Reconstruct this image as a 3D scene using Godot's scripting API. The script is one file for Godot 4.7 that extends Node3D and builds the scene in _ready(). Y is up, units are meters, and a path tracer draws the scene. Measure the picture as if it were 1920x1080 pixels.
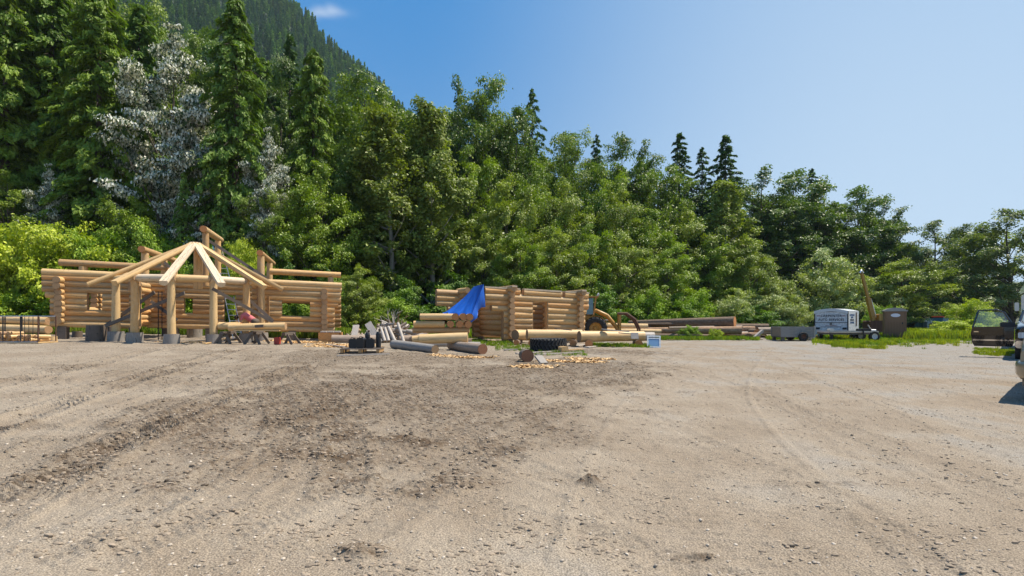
extends Node3D
# A log builder's yard below a wooded slope: two unfinished log houses, stacked logs, trailers and parked vehicles.

const EYE := 1.35          # camera height
const F := 1000.0          # focal length in photograph pixels (1920 wide)
const HORIZON := 597.0     # photograph row of the horizon

var rng := RandomNumberGenerator.new()
var used := {}
var M := {}
var TX := {}

# ------------------------------------------------------------------ mesh helper
class Mb:
	var v := PackedVector3Array()
	var n := PackedVector3Array()
	var t := PackedVector2Array()
	var c := PackedColorArray()
	var i := PackedInt32Array()
	var flat := false
	func quad(a: Vector3, b: Vector3, cc: Vector3, d: Vector3, ua := Vector2(0, 0), ub := Vector2(1, 0), uc := Vector2(1, 1), ud := Vector2(0, 1)) -> void:
		var k := v.size()
		var nn := (b - a).cross(d - a).normalized()
		v.append_array([a, b, cc, d])
		n.append_array([nn, nn, nn, nn])
		t.append_array([ua, ub, uc, ud])
		i.append_array([k, k + 2, k + 1, k, k + 3, k + 2])
	func tri(a: Vector3, b: Vector3, cc: Vector3) -> void:
		var k := v.size()
		var nn := (b - a).cross(cc - a).normalized()
		v.append_array([a, b, cc])
		n.append_array([nn, nn, nn])
		t.append_array([Vector2(a.x, a.z), Vector2(b.x, b.z), Vector2(cc.x, cc.z)])
		i.append_array([k, k + 2, k + 1])
	func box(o: Vector3, x: Vector3, y: Vector3, z: Vector3) -> void:   # centre and half axes
		var lx := x.length() * 2.0
		var ly := y.length() * 2.0
		var lz := z.length() * 2.0
		quad(o - x - y + z, o + x - y + z, o + x + y + z, o - x + y + z, Vector2(0, 0), Vector2(0, lx), Vector2(ly, lx), Vector2(ly, 0))
		quad(o + x - y - z, o - x - y - z, o - x + y - z, o + x + y - z, Vector2(0, 0), Vector2(0, lx), Vector2(ly, lx), Vector2(ly, 0))
		quad(o + x - y + z, o + x - y - z, o + x + y - z, o + x + y + z, Vector2(0, 0), Vector2(0, lz), Vector2(ly, lz), Vector2(ly, 0))
		quad(o - x - y - z, o - x - y + z, o - x + y + z, o - x + y - z, Vector2(0, 0), Vector2(0, lz), Vector2(ly, lz), Vector2(ly, 0))
		quad(o - x + y + z, o + x + y + z, o + x + y - z, o - x + y - z, Vector2(0, 0), Vector2(0, lx), Vector2(lz, lx), Vector2(lz, 0))
		quad(o - x - y - z, o + x - y - z, o + x - y + z, o - x - y + z, Vector2(0, 0), Vector2(0, lx), Vector2(lz, lx), Vector2(lz, 0))
	func bx(o: Vector3, s: Vector3) -> void:
		box(o, Vector3(s.x * 0.5, 0, 0), Vector3(0, s.y * 0.5, 0), Vector3(0, 0, s.z * 0.5))
	# chamfered box: the long edges round the z faces cut back
	func cbox(o: Vector3, s: Vector3, r: float) -> void:
		var hx := s.x * 0.5
		var hy := s.y * 0.5
		var ring := [Vector2(-hx + r, -hy), Vector2(hx - r, -hy), Vector2(hx, -hy + r), Vector2(hx, hy - r), Vector2(hx - r, hy), Vector2(-hx + r, hy), Vector2(-hx, hy - r), Vector2(-hx, -hy + r)]
		prism(ring, o, Vector3(1, 0, 0), Vector3(0, 1, 0), Vector3(0, 0, 1), -s.z * 0.5, s.z * 0.5)
	# a convex outline swept along an axis
	func prism(ring: Array, o: Vector3, ax: Vector3, ay: Vector3, az: Vector3, z0: float, z1: float) -> void:
		var m := ring.size()
		var mid := Vector2.ZERO
		for q in ring:
			mid += q
		mid /= m
		for k in m:
			var p: Vector2 = ring[k]
			var q: Vector2 = ring[(k + 1) % m]
			var a := o + ax * p.x + ay * p.y
			var b := o + ax * q.x + ay * q.y
			var l := p.distance_to(q)
			quad(a + az * z0, b + az * z0, b + az * z1, a + az * z1, Vector2(0, 0), Vector2(l, 0), Vector2(l, z1 - z0), Vector2(0, z1 - z0))
			var c0 := o + ax * mid.x + ay * mid.y
			tri(c0 + az * z0, b + az * z0, a + az * z0)
			tri(c0 + az * z1, a + az * z1, b + az * z1)
	# a tube through points, smooth
	func tube(p: Array, r: Array, sides := 8, caps := true, vscale := 0.5, wob := 0.0, rg: RandomNumberGenerator = null) -> void:
		var base := v.size()
		var m := p.size()
		var along := 0.0
		var prev := Vector3.ZERO
		for k in m:
			var d: Vector3 = ((p[mini(k + 1, m - 1)] as Vector3) - (p[maxi(k - 1, 0)] as Vector3)).normalized()
			var ref := Vector3.UP if absf(d.y) < 0.9 else Vector3.RIGHT
			if prev != Vector3.ZERO:
				ref = prev
			var sx := ref.cross(d).normalized()
			var sy := d.cross(sx).normalized()
			prev = sy
			if k > 0:
				along += (p[k] as Vector3).distance_to(p[k - 1])
			for s in sides + 1:
				var a := TAU * s / sides
				var dir := sx * cos(a) + sy * sin(a)
				var rr: float = r[k]
				if wob > 0.0 and rg:
					rr *= 1.0 + wob * sin(a * 2.0 + k * 1.7) + wob * 0.6 * sin(a * 3.0 - k * 2.3)
				v.append((p[k] as Vector3) + dir * rr)
				n.append(dir)
				t.append(Vector2(float(s) / sides, along * vscale))
		for k in m - 1:
			for s in sides:
				var a := base + k * (sides + 1) + s
				var b := a + sides + 1
				i.append_array([a, b, a + 1, a + 1, b, b + 1])
		if caps:
			disc(p[0], (p[0] as Vector3) - (p[1] as Vector3), r[0], sides)
			disc(p[m - 1], (p[m - 1] as Vector3) - (p[m - 2] as Vector3), r[m - 1], sides)
	func disc(o: Vector3, nrm: Vector3, r: float, sides := 12) -> void:
		var d := nrm.normalized()
		var ref := Vector3.UP if absf(d.y) < 0.9 else Vector3.RIGHT
		var sx := ref.cross(d).normalized()
		var sy := d.cross(sx).normalized()
		var k := v.size()
		v.append(o)
		n.append(d)
		t.append(Vector2(0.5, 0.5))
		for s in sides:
			var a := TAU * s / sides
			v.append(o + (sx * cos(a) + sy * sin(a)) * r)
			n.append(d)
			t.append(Vector2(0.5 + 0.5 * cos(a), 0.5 + 0.5 * sin(a)))
		for s in sides:
			i.append_array([k, k + 1 + (s + 1) % sides, k + 1 + s])
	# lathe: profile of (radius, height) round an axis
	func lathe(prof: Array, o: Vector3, axis: Vector3, sides := 20) -> void:
		var d := axis.normalized()
		var ref := Vector3.UP if absf(d.y) < 0.9 else Vector3.RIGHT
		var sx := ref.cross(d).normalized()
		var sy := d.cross(sx).normalized()
		for k in prof.size() - 1:
			var p: Vector2 = prof[k]
			var q: Vector2 = prof[k + 1]
			var nr := Vector2(q.y - p.y, p.x - q.x).normalized()
			var base := v.size()
			for s in sides + 1:
				var a := TAU * s / sides
				var dir := sx * cos(a) + sy * sin(a)
				v.append(o + dir * p.x + d * p.y)
				v.append(o + dir * q.x + d * q.y)
				var nn := (dir * nr.x + d * nr.y).normalized()
				n.append(nn)
				n.append(nn)
				t.append(Vector2(float(s) / sides, p.y))
				t.append(Vector2(float(s) / sides, q.y))
			for s in sides:
				var a := base + s * 2
				i.append_array([a, a + 1, a + 2, a + 2, a + 1, a + 3])
	# rings of equal size joined into a skin with smooth normals
	func loft(rings: Array, closed := true, caps := true) -> void:
		var m: int = rings.size()
		var s: int = rings[0].size()
		var base := v.size()
		for a in m:
			for b in s:
				var p: Vector3 = rings[a][b]
				var bn: Vector3 = rings[a][(b + 1) % s] if closed else rings[a][mini(b + 1, s - 1)]
				var bp: Vector3 = rings[a][(b - 1 + s) % s] if closed else rings[a][maxi(b - 1, 0)]
				var an: Vector3 = rings[mini(a + 1, m - 1)][b]
				var ap: Vector3 = rings[maxi(a - 1, 0)][b]
				v.append(p)
				n.append((bn - bp).cross(an - ap).normalized())
				t.append(Vector2(float(b) / s, float(a) / m))
		for a in m - 1:
			for b in (s if closed else s - 1):
				var q := base + a * s + b
				var q2 := base + a * s + (b + 1) % s
				i.append_array([q, q + s, q2, q2, q + s, q2 + s])
		if caps:
			for a in [0, m - 1]:
				var mid := Vector3.ZERO
				for p in rings[a]:
					mid += p
				mid /= s
				for b in s:
					tri(mid, rings[a][b], rings[a][(b + 1) % s])
	func mesh(mat: Material, into: ArrayMesh = null) -> ArrayMesh:
		var am := into if into else ArrayMesh.new()
		if v.size() == 0:
			return am
		var ar := []
		ar.resize(Mesh.ARRAY_MAX)
		ar[Mesh.ARRAY_VERTEX] = v
		if not flat:
			ar[Mesh.ARRAY_NORMAL] = n
		if t.size() == v.size():
			ar[Mesh.ARRAY_TEX_UV] = t
		if c.size() == v.size():
			ar[Mesh.ARRAY_COLOR] = c
		ar[Mesh.ARRAY_INDEX] = i
		am.add_surface_from_arrays(Mesh.PRIMITIVE_TRIANGLES, ar)
		am.surface_set_material(am.get_surface_count() - 1, mat)
		return am

# ------------------------------------------------------------------ scene helpers
func named(s: String) -> String:
	if not used.has(s):
		used[s] = 0
		return s
	used[s] += 1
	return "%s_%03d" % [s, used[s]]

func tag(o: Node, label: String, category: String, group := "", kind := "") -> void:
	o.set_meta("label", label)
	if category != "":
		o.set_meta("category", category)
	if group != "":
		o.set_meta("group", group)
	if kind != "":
		o.set_meta("kind", kind)

func thing(called: String, at: Vector3, label: String, category: String, group := "", turn := 0.0) -> Node3D:
	var o := Node3D.new()
	o.name = named(called)
	o.position = at
	o.rotation.y = turn
	add_child(o)
	tag(o, label, category, group)
	return o

func part(called: String, m: Mesh, parent: Node3D, at := Vector3.ZERO, b := Basis.IDENTITY) -> MeshInstance3D:
	var o := MeshInstance3D.new()
	o.name = called
	o.mesh = m
	o.transform = Transform3D(b, at)
	o.cast_shadow = GeometryInstance3D.SHADOW_CASTING_SETTING_ON
	parent.add_child(o, true)
	return o

func solo(called: String, m: Mesh, at: Vector3, b: Basis, label: String, category: String, group := "") -> MeshInstance3D:
	var o := MeshInstance3D.new()
	o.name = named(called)
	o.mesh = m
	o.transform = Transform3D(b, at)
	add_child(o)
	tag(o, label, category, group)
	return o

func lin(r: float, g: float, b: float, a := 1.0) -> Color:
	var c := Color(r, g, b).linear_to_srgb()
	c.a = a
	return c

func mat(called: String, r: float, g: float, b: float, rough := 0.8, tex: Texture2D = null, metal := 0.0) -> StandardMaterial3D:
	var m := StandardMaterial3D.new()
	m.resource_name = called
	m.albedo_color = lin(r, g, b)
	m.roughness = rough
	m.metallic = metal
	if tex:
		m.albedo_texture = tex
	M[called] = m
	return m

# ground height of the yard, without its fine relief; d is the distance ahead of the camera
func base_y(x: float, d: float) -> float:
	var s := 7.5 * (1.0 - exp(-x / 7.5)) if x > 0.0 else (x if x > -30.0 else -30.0 + (x + 30.0) * 0.4)
	var y := -0.02 * s
	y += hill_y(x, d)
	return y

func hill_y(x: float, d: float) -> float:
	var s := (d - 48.0 - 0.5 * (x + 12.5)) / 1.118
	if s <= 0.0:
		return 0.0
	var k := 0.5 - 0.42 * smoothstep(-10.0, 35.0, x)
	return k * (sqrt(s * s + 16.0) - 4.0) if s < 70.0 else k * (sqrt(70.0 * 70.0 + 16.0) - 4.0)

func gp(px: float, d: float) -> Vector3:      # ground point in photograph column px, d metres ahead
	var x := (px - 960.0) * d / F
	return Vector3(x, base_y(x, d), -d)

func wp(px: float, py: float, d: float) -> Vector3:
	return Vector3((px - 960.0) * d / F, EYE + (HORIZON - py) * d / F, -d)

func on_ground(px: float, py: float) -> Vector3:   # where the sight line through a photograph point meets the yard
	var d := 20.0
	for k in 12:
		var x := (px - 960.0) * d / F
		d = (EYE - base_y(x, minf(d, 40.0))) * F / maxf(py - HORIZON, 1.0)
	return gp(px, d)

func rnd(a: float, b: float) -> float:
	return rng.randf_range(a, b)

# ------------------------------------------------------------------ textures
func image_tex(im: Image) -> ImageTexture:
	im.generate_mipmaps()
	return ImageTexture.create_from_image(im)

func noise(sd: int, f: float, oct := 3, kind := FastNoiseLite.TYPE_SIMPLEX_SMOOTH) -> FastNoiseLite:
	var q := FastNoiseLite.new()
	q.seed = sd
	q.frequency = f
	q.noise_type = kind
	q.fractal_octaves = oct
	q.fractal_gain = 0.58
	return q

func wood_tex(sd: int, a: Vector3, b: Vector3, grey: Vector3, grey_amount: float, knots: int, w := 256, h := 512) -> ImageTexture:
	var im := Image.create(w, h, false, Image.FORMAT_RGB8)
	var n1 := noise(sd, 1.0, 3)
	var n2 := noise(sd + 1, 1.0, 3)
	var r := RandomNumberGenerator.new()
	r.seed = sd
	var kn := []
	for k in knots:
		kn.append(Vector3(r.randf() * w, r.randf() * h, r.randf_range(2.0, 5.0)))
	var cracks := []
	for k in 9:
		cracks.append([r.randi_range(0, w - 1), r.randi_range(0, h - 1), r.randi_range(60, 220), r.randf_range(0.3, 0.6)])
	for y in h:
		for x in w:
			var th := TAU * x / w
			var cx := cos(th)
			var cy := sin(th)
			var g := n1.get_noise_3d(cx * 9.0, cy * 9.0, y * 0.012) * 0.5 + 0.5
			var p := n2.get_noise_3d(cx * 1.3, cy * 1.3, y * 0.011) * 0.5 + 0.5
			var col := a.lerp(b, clampf(g * 0.75 + p * 0.5 - 0.12, 0, 1))
			var gr := clampf((n2.get_noise_3d(cx * 2.0 + 9.0, cy * 2.0, y * 0.02) + n1.get_noise_3d(cx * 14.0, cy * 14.0, y * 0.01) * 0.5 - 0.1 + grey_amount) * 1.8, 0, 1) * minf(1.0, grey_amount * 2.0)
			col = col.lerp(grey, gr)
			for q: Vector3 in kn:
				var dd := Vector2(x - q.x, (y - q.y) * 0.8).length() / q.z
				if dd < 1.4:
					col *= lerpf(0.45, 1.0, clampf(dd - 0.4, 0, 1))
			for q: Array in cracks:
				var dy: int = posmod(y - q[1], h)
				if dy < q[2] and absf(x - q[0] - sin(dy * 0.05 + q[3] * 20.0) * 2.5) < 1.0 + q[3]:
					col *= q[3]
			im.set_pixel(x, y, lin(col.x, col.y, col.z))
	return image_tex(im)

func end_tex(sd: int, a: Vector3, b: Vector3) -> ImageTexture:
	var im := Image.create(128, 128, false, Image.FORMAT_RGB8)
	var n1 := noise(sd, 0.03, 2)
	for y in 128:
		for x in 128:
			var d := Vector2(x - 66, y - 62)
			var r := d.length() * (1.0 + 0.12 * n1.get_noise_2d(x, y))
			var f := 0.5 + 0.5 * sin(r * 1.15)
			var col := a.lerp(b, f * 0.55 + 0.35 * n1.get_noise_2d(x * 3.0, y * 3.0) + 0.2)
			if r > 58.0:
				col *= 0.6
			var an := d.angle()
			for q in [0.4, 2.1, 3.9, 5.3]:
				if absf(angle_difference(an, q + 0.15 * sin(r * 0.2))) < 0.03 and r > 6.0 and r < 40.0:
					col *= 0.35
			im.set_pixel(x, y, lin(col.x, col.y, col.z))
	return image_tex(im)

func speck_tex(sd: int, f: float, lo: float, hi: float, size := 512, oct := 5, tint := Vector3.ONE) -> ImageTexture:
	var q := noise(sd, f, oct)
	var src := q.get_seamless_image(size, size)
	var by := src.get_data()
	var out := PackedByteArray()
	out.resize(size * size * 3)
	for k in size * size:
		var x := lerpf(lo, hi, by[k] / 255.0)
		out[k * 3] = int(clampf(x * tint.x, 0, 1) * 255.0)
		out[k * 3 + 1] = int(clampf(x * tint.y, 0, 1) * 255.0)
		out[k * 3 + 2] = int(clampf(x * tint.z, 0, 1) * 255.0)
	return image_tex(Image.create_from_data(size, size, false, Image.FORMAT_RGB8, out))

func make_materials() -> void:
	TX.honey = wood_tex(11, Vector3(0.42, 0.235, 0.08), Vector3(0.68, 0.465, 0.225), Vector3(0.50, 0.42, 0.34), 0.14, 30)
	TX.pale = wood_tex(12, Vector3(0.52, 0.33, 0.135), Vector3(0.70, 0.51, 0.27), Vector3(0.5, 0.4, 0.3), 0.04, 18)
	TX.white = wood_tex(17, Vector3(0.50, 0.37, 0.22), Vector3(0.70, 0.58, 0.42), Vector3(0.6, 0.55, 0.5), 0.1, 14)
	TX.grey = wood_tex(13, Vector3(0.17, 0.15, 0.13), Vector3(0.36, 0.33, 0.30), Vector3(0.22, 0.21, 0.20), 0.3, 20)
	TX.bark = wood_tex(14, Vector3(0.07, 0.045, 0.03), Vector3(0.24, 0.16, 0.10), Vector3(0.25, 0.2, 0.16), 0.2, 40)
	TX.end = end_tex(15, Vector3(0.30, 0.17, 0.08), Vector3(0.5, 0.32, 0.17))
	TX.endred = end_tex(16, Vector3(0.16, 0.075, 0.04), Vector3(0.34, 0.18, 0.10))
	TX.speck = speck_tex(21, 0.02, 0.72, 1.0)
	TX.dirt = speck_tex(22, 0.09, 0.45, 1.15, 1024, 5)
	var k := 0
	for c in [Vector3(1, 1, 1), Vector3(0.76, 0.71, 0.68), Vector3(1.1, 1.03, 0.92), Vector3(0.9, 0.92, 0.97), Vector3(1.02, 0.83, 0.64)]:
		mat("log_%d" % k, c.x, c.y, c.z, 0.62, TX.honey)
		k += 1
	for q in 5:
		var lm: StandardMaterial3D = M["log_%d" % q]
		lm.heightmap_enabled = true
		lm.heightmap_texture = TX.honey
		lm.heightmap_scale = 0.4
	mat("peeled", 1.0, 1.0, 1.0, 0.55, TX.pale)
	mat("peeled_sun", 0.98, 0.95, 0.92, 0.55, TX.pale)
	mat("hewn", 1.0, 1.0, 1.0, 0.6, TX.white)
	mat("grey_log", 1, 1, 1, 0.75, TX.grey)
	mat("grey_warm", 1.1, 0.92, 0.78, 0.75, TX.grey)
	mat("driftwood", 1.6, 1.55, 1.5, 0.7, TX.grey)
	mat("dark_plank", 0.5, 0.43, 0.38, 0.75, TX.grey)
	mat("bark", 1, 1, 1, 0.9, TX.bark)
	mat("bark_pale", 1.9, 1.7, 1.5, 0.85, TX.bark)
	mat("end_grain", 1, 1, 1, 0.8, TX.end)
	mat("end_red", 1.15, 1.0, 0.9, 0.8, TX.endred)
	mat("end_grey", 0.62, 0.66, 0.72, 0.8, TX.end)
	mat("end_orange", 1.25, 0.85, 0.55, 0.7, TX.end)
	mat("black_steel", 0.03, 0.03, 0.032, 0.5, null, 0.4)
	mat("rust", 0.13, 0.055, 0.03, 0.8, TX.speck)
	mat("galvanised", 0.5, 0.51, 0.52, 0.35, null, 0.85)
	mat("aluminium", 0.72, 0.72, 0.72, 0.3, null, 0.9)
	mat("rubber", 0.022, 0.022, 0.023, 0.75, TX.speck)
	mat("yellow_paint", 0.52, 0.27, 0.045, 0.45, TX.speck)
	mat("black_plastic", 0.012, 0.012, 0.014, 0.4)
	mat("blue_tarp", 0.008, 0.085, 0.42, 0.4)
	mat("white_paint", 0.72, 0.75, 0.77, 0.35, TX.speck)
	mat("toilet_brown", 0.22, 0.115, 0.06, 0.75)
	mat("black_paint", 0.006, 0.006, 0.008, 0.12)
	M.black_paint.clearcoat_enabled = true
	M.black_paint.clearcoat = 1.0
	M.black_paint.clearcoat_roughness = 0.03
	mat("tan_paint", 0.32, 0.25, 0.155, 0.35)
	M.tan_paint.clearcoat_enabled = true
	M.tan_paint.clearcoat = 0.8
	M.tan_paint.clearcoat_roughness = 0.05
	mat("chrome", 0.8, 0.8, 0.82, 0.08, null, 1.0)
	mat("grey_trim", 0.11, 0.105, 0.1, 0.6)
	mat("dark_glass", 0.02, 0.03, 0.03, 0.06)
	var gl := mat("glass", 0.75, 0.9, 0.86, 0.03)
	gl.albedo_color.a = 0.18
	gl.transparency = BaseMaterial3D.TRANSPARENCY_ALPHA
	mat("red_paint", 0.35, 0.03, 0.02, 0.4)
	mat("teal_paint", 0.05, 0.16, 0.16, 0.6, TX.speck)
	mat("rv_paint", 0.62, 0.58, 0.5, 0.35)
	mat("stone", 0.3, 0.28, 0.25, 0.9, TX.speck)

func leaf_mat(called: String, r: float, g: float, b: float, rough := 0.5, back := 0.55, spec := 0.5) -> StandardMaterial3D:
	var m := mat(called, r, g, b, rough)
	m.vertex_color_use_as_albedo = true
	m.metallic_specular = spec
	m.backlight_enabled = true
	m.backlight = Color(back * 0.95, back, back * 0.45)
	m.cull_mode = BaseMaterial3D.CULL_DISABLED
	return m

# ------------------------------------------------------------------ vegetation
class Leaves:
	var v := PackedVector3Array()
	var c := PackedColorArray()
	var i := PackedInt32Array()
	func leaf(p: Vector3, nrm: Vector3, dir: Vector3, l: float, w: float, col: Color, fold := 0.12) -> void:
		var d := (dir - nrm * dir.dot(nrm)).normalized()
		var s := nrm.cross(d)
		var k := v.size()
		var up := nrm * (w * fold)
		v.append(p - d * (l * 0.5))
		v.append(p + s * (w * 0.5) + up)
		v.append(p + d * (l * 0.5))
		v.append(p - s * (w * 0.5) + up)
		c.append(col); c.append(col); c.append(col); c.append(col)
		i.append(k); i.append(k + 1); i.append(k + 2); i.append(k); i.append(k + 2); i.append(k + 3)
	func mesh(m: Material) -> ArrayMesh:
		var am := ArrayMesh.new()
		var ar := []
		ar.resize(Mesh.ARRAY_MAX)
		ar[Mesh.ARRAY_VERTEX] = v
		ar[Mesh.ARRAY_COLOR] = c
		ar[Mesh.ARRAY_INDEX] = i
		am.add_surface_from_arrays(Mesh.PRIMITIVE_TRIANGLES, ar)
		am.surface_set_material(0, m)
		return am

func rdir() -> Vector3:
	var y := rng.randf_range(-1, 1)
	var a := rng.randf() * TAU
	var r := sqrt(1.0 - y * y)
	return Vector3(r * cos(a), y, r * sin(a))

func shade(a: Color, b: Color, t: float) -> Color:
	return a.lerp(b, clampf(t, 0, 1))

# prof: crown radius share at height share t (0 bottom of crown, 1 top)
func crown_radius(kind: String, t: float) -> float:
	match kind:
		"round": return sqrt(maxf(0.0, 1.0 - pow(2.0 * t - 0.85, 2) / 1.35))
		"egg": return pow(sin(PI * pow(clampf(t, 0.0, 1.0), 0.7)), 0.75) * 0.98 + 0.03
		"column": return (0.55 + 0.45 * sin(PI * minf(1.0, t * 1.15 + 0.12))) * (1.0 if t < 0.7 else lerpf(1.0, 0.18, (t - 0.7) / 0.3))
		"bush": return sqrt(maxf(0.02, 1.0 - t * t * 0.92))
	return 1.0

# returns [crown mesh, trunk mesh]: h tall, r wide, crown from share c0 of the height
func broadleaf(sd: int, h: float, r: float, c0: float, prof: String, clumps: int, per: int, ll: float, flatness: float, droop: float, ca: Color, cb: Color, leafm: Material, barkm: Material, spread := 1.0, inner := 0.5, silver := 0.0) -> Array:
	rng.seed = sd
	var L := Leaves.new()
	var T := Mb.new()
	var top := h * 0.9
	var tp := []
	var tr := []
	var lean := Vector3(rnd(-0.03, 0.03), 0, rnd(-0.03, 0.03))
	var r0 := h * 0.0125 + 0.03
	for k in 7:
		var f := k / 6.0
		tp.append(Vector3(lean.x * f * h + sin(f * 5.0 + sd) * 0.012 * h * f, f * top - (0.4 if k == 0 else 0.0), lean.z * f * h + cos(f * 4.0 + sd) * 0.012 * h * f))
		tr.append(r0 * (1.25 if k == 0 else 1.0 - f * 0.9))
	T.tube(tp, tr, 7, false)
	var subs := []
	var ns := 1 if prof == "column" else (4 if prof == "bush" else 5)
	for q in ns:
		var an := TAU * q / ns + rnd(-0.5, 0.5)
		var off := 0.0 if ns == 1 else (0.0 if q == 0 else rnd(0.35, 0.62))
		subs.append([cos(an) * off * r, sin(an) * off * r, 1.0 if q == 0 else (rnd(0.82, 0.98) if prof == "round" else rnd(0.68, 0.97)), 1.0 if ns == 1 else rnd(0.5, 0.66), rnd(-0.05, 0.1)])
	var n_cl := clumps * 2
	for q in n_cl:
		var su: Array = subs[q % ns]
		var t := pow((q / ns + rng.randf()) / (n_cl / float(ns)), 0.85)
		t = clampf(t, 0.0, 1.0)
		var a := q * 2.39996 + rnd(-0.6, 0.6)
		var rad: float = r * su[3] * crown_radius(prof, t) * (1.0 + 0.55 * nz_lobe.get_noise_2d(sd * 13.0 + cos(a) * 1.3 + t * 3.5 + q % ns * 7.0, sin(a) * 1.3 + t * 2.5))
		var rr := rad * sqrt(rnd(inner, 1.0)) * rnd(0.8, 1.12)
		var c1: float = c0 + su[4] * 0.5 * (1.0 if c0 > 0.02 else 0.0)
		var y: float = h * (c1 + (su[2] - c1) * t * 0.975)
		var axis: Vector3 = (tp[0] as Vector3).lerp(tp[6], clampf(y / top, 0, 1))
		var cen := Vector3(axis.x + su[0] + cos(a) * rr, y, axis.z + su[1] + sin(a) * rr)
		var rc := r * (0.075 + 0.15 * pow(rng.randf(), 1.6)) * spread
		var fy := clampf(y - (rr + absf(su[0]) + absf(su[1])) * rnd(0.5, 0.9), h * c0 * 0.55, top * 0.95)
		var ft := clampf(fy / top, 0, 1) * 6.0
		var from: Vector3 = (tp[int(ft)] as Vector3).lerp(tp[mini(int(ft) + 1, 6)], ft - int(ft))
		if q % 4 == 0:
			var mid := from.lerp(cen, 0.55) + Vector3(0, -0.06 * rr, 0)
			var rb := r0 * (1.0 - fy / top * 0.85) * 0.45 + 0.012
			T.tube([from, mid, cen], [rb, rb * 0.6, 0.012], 4, false)
		var tone := rng.randf()
		var m := int(per * 1.15 * (rc * rc) / (r * r * 0.0225))
		var tilt := Vector3(cos(a), 0, sin(a)) * 0.35 + rdir() * 0.3
		var ax := (Vector3(cos(a), 0.35, sin(a)) + rdir() * 0.75).normalized()
		ax.y *= flatness
		for k in m:
			var vd := rdir()
			if vd.y < -0.3 and rng.randf() < 0.6:
				vd.y = -vd.y
			var ext := pow(rng.randf(), 0.3) * (1.0 if rng.randf() < 0.86 else rnd(1.1, 1.7))
			var p := cen + Vector3(vd.x, vd.y * flatness, vd.z) * rc * ext * 0.72 + ax * rc * rnd(-1.25, 1.25)
			var nn := (vd * 0.4 + Vector3(0, 0.6, 0) + tilt + rdir() * 0.75).normalized()
			var dd := (Vector3(vd.x, 0, vd.z) + rdir() * 0.9 - Vector3(0, droop, 0)).normalized()
			var s := ll * rnd(0.55, 1.35)
			var col := shade(ca, cb, tone * 0.6 + rng.randf() * 0.6 - 0.1)
			if silver > 0.0:  # this share of leaves gets reflected sky painted in as pale colour
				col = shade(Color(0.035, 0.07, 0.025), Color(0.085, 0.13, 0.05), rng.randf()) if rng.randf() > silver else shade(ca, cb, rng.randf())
			L.leaf(p, nn, dd, s, s * rnd(0.5, 0.8), col)
	return [L.mesh(leafm), T.mesh(barkm)]

func conifer(sd: int, h: float, r: float, c0: float, branches: int, per: int, ll: float, hang: float, rise: float, ca: Color, cb: Color, leafm: Material, barkm: Material, power := 0.8) -> Array:
	rng.seed = sd
	var L := Leaves.new()
	var T := Mb.new()
	var r0 := h * 0.013 + 0.02
	T.tube([Vector3(0, -0.4, 0), Vector3(0.05, h * 0.3, 0), Vector3(-0.04, h * 0.65, 0.03), Vector3(0, h * 0.97, 0)], [r0 * 1.2, r0 * 0.85, r0 * 0.45, 0.015], 7, false)
	for q in branches:
		var t := pow((q + rng.randf()) / branches, 0.9)
		var y := h * (c0 + (1.0 - c0) * t)
		var len := r * pow(1.0 - t, power) * rnd(0.5, 1.15) + 0.12
		if c0 > 0.02:
			len *= minf(1.0, 0.45 + t * 3.0)
		var a := q * 2.39996 + rnd(-0.7, 0.7)
		var out := Vector3(cos(a), 0, sin(a))
		var side := Vector3(-sin(a), 0, cos(a))
		var n_s := int(per * (0.2 + len / r)) + 4
		var tone := rng.randf()
		if q % 2 == 0:
			T.tube([Vector3(0, y, 0), Vector3(0, y + rise * len * 0.4, 0) + out * len * 0.5, Vector3(0, y + rise * len * 0.5 - hang * len * 0.25, 0) + out * len * 0.9], [0.02 + len * 0.008, 0.015, 0.008], 3, false)
		for k in n_s:
			var f := sqrt(rng.randf())
			var w := len * 0.26 * (1.15 - f) + 0.1
			var p := Vector3(0, y + rise * len * f - hang * len * f * f * 0.55, 0) + out * len * f + side * rnd(-w, w)
			p.y -= rng.randf() * hang * 0.5 * ll * 2.0
			var dd := (out * rnd(0.3, 1.0) + side * rnd(-0.8, 0.8) - Vector3(0, hang * rnd(0.3, 1.5), 0)).normalized()
			var nn := (Vector3(0, 1.0 - hang * 0.55, 0) + out * hang * 0.6 + rdir() * 0.55).normalized()
			var s := ll * rnd(0.6, 1.35)
			L.leaf(p, nn, dd, s, s * rnd(0.3, 0.5), shade(ca, cb, tone * 0.45 + rng.randf() * 0.45 + f * 0.12), 0.2)
	return [L.mesh(leafm), T.mesh(barkm)]

var TREE := {}
var nz_lobe := noise(71, 1.0, 2)

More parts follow.
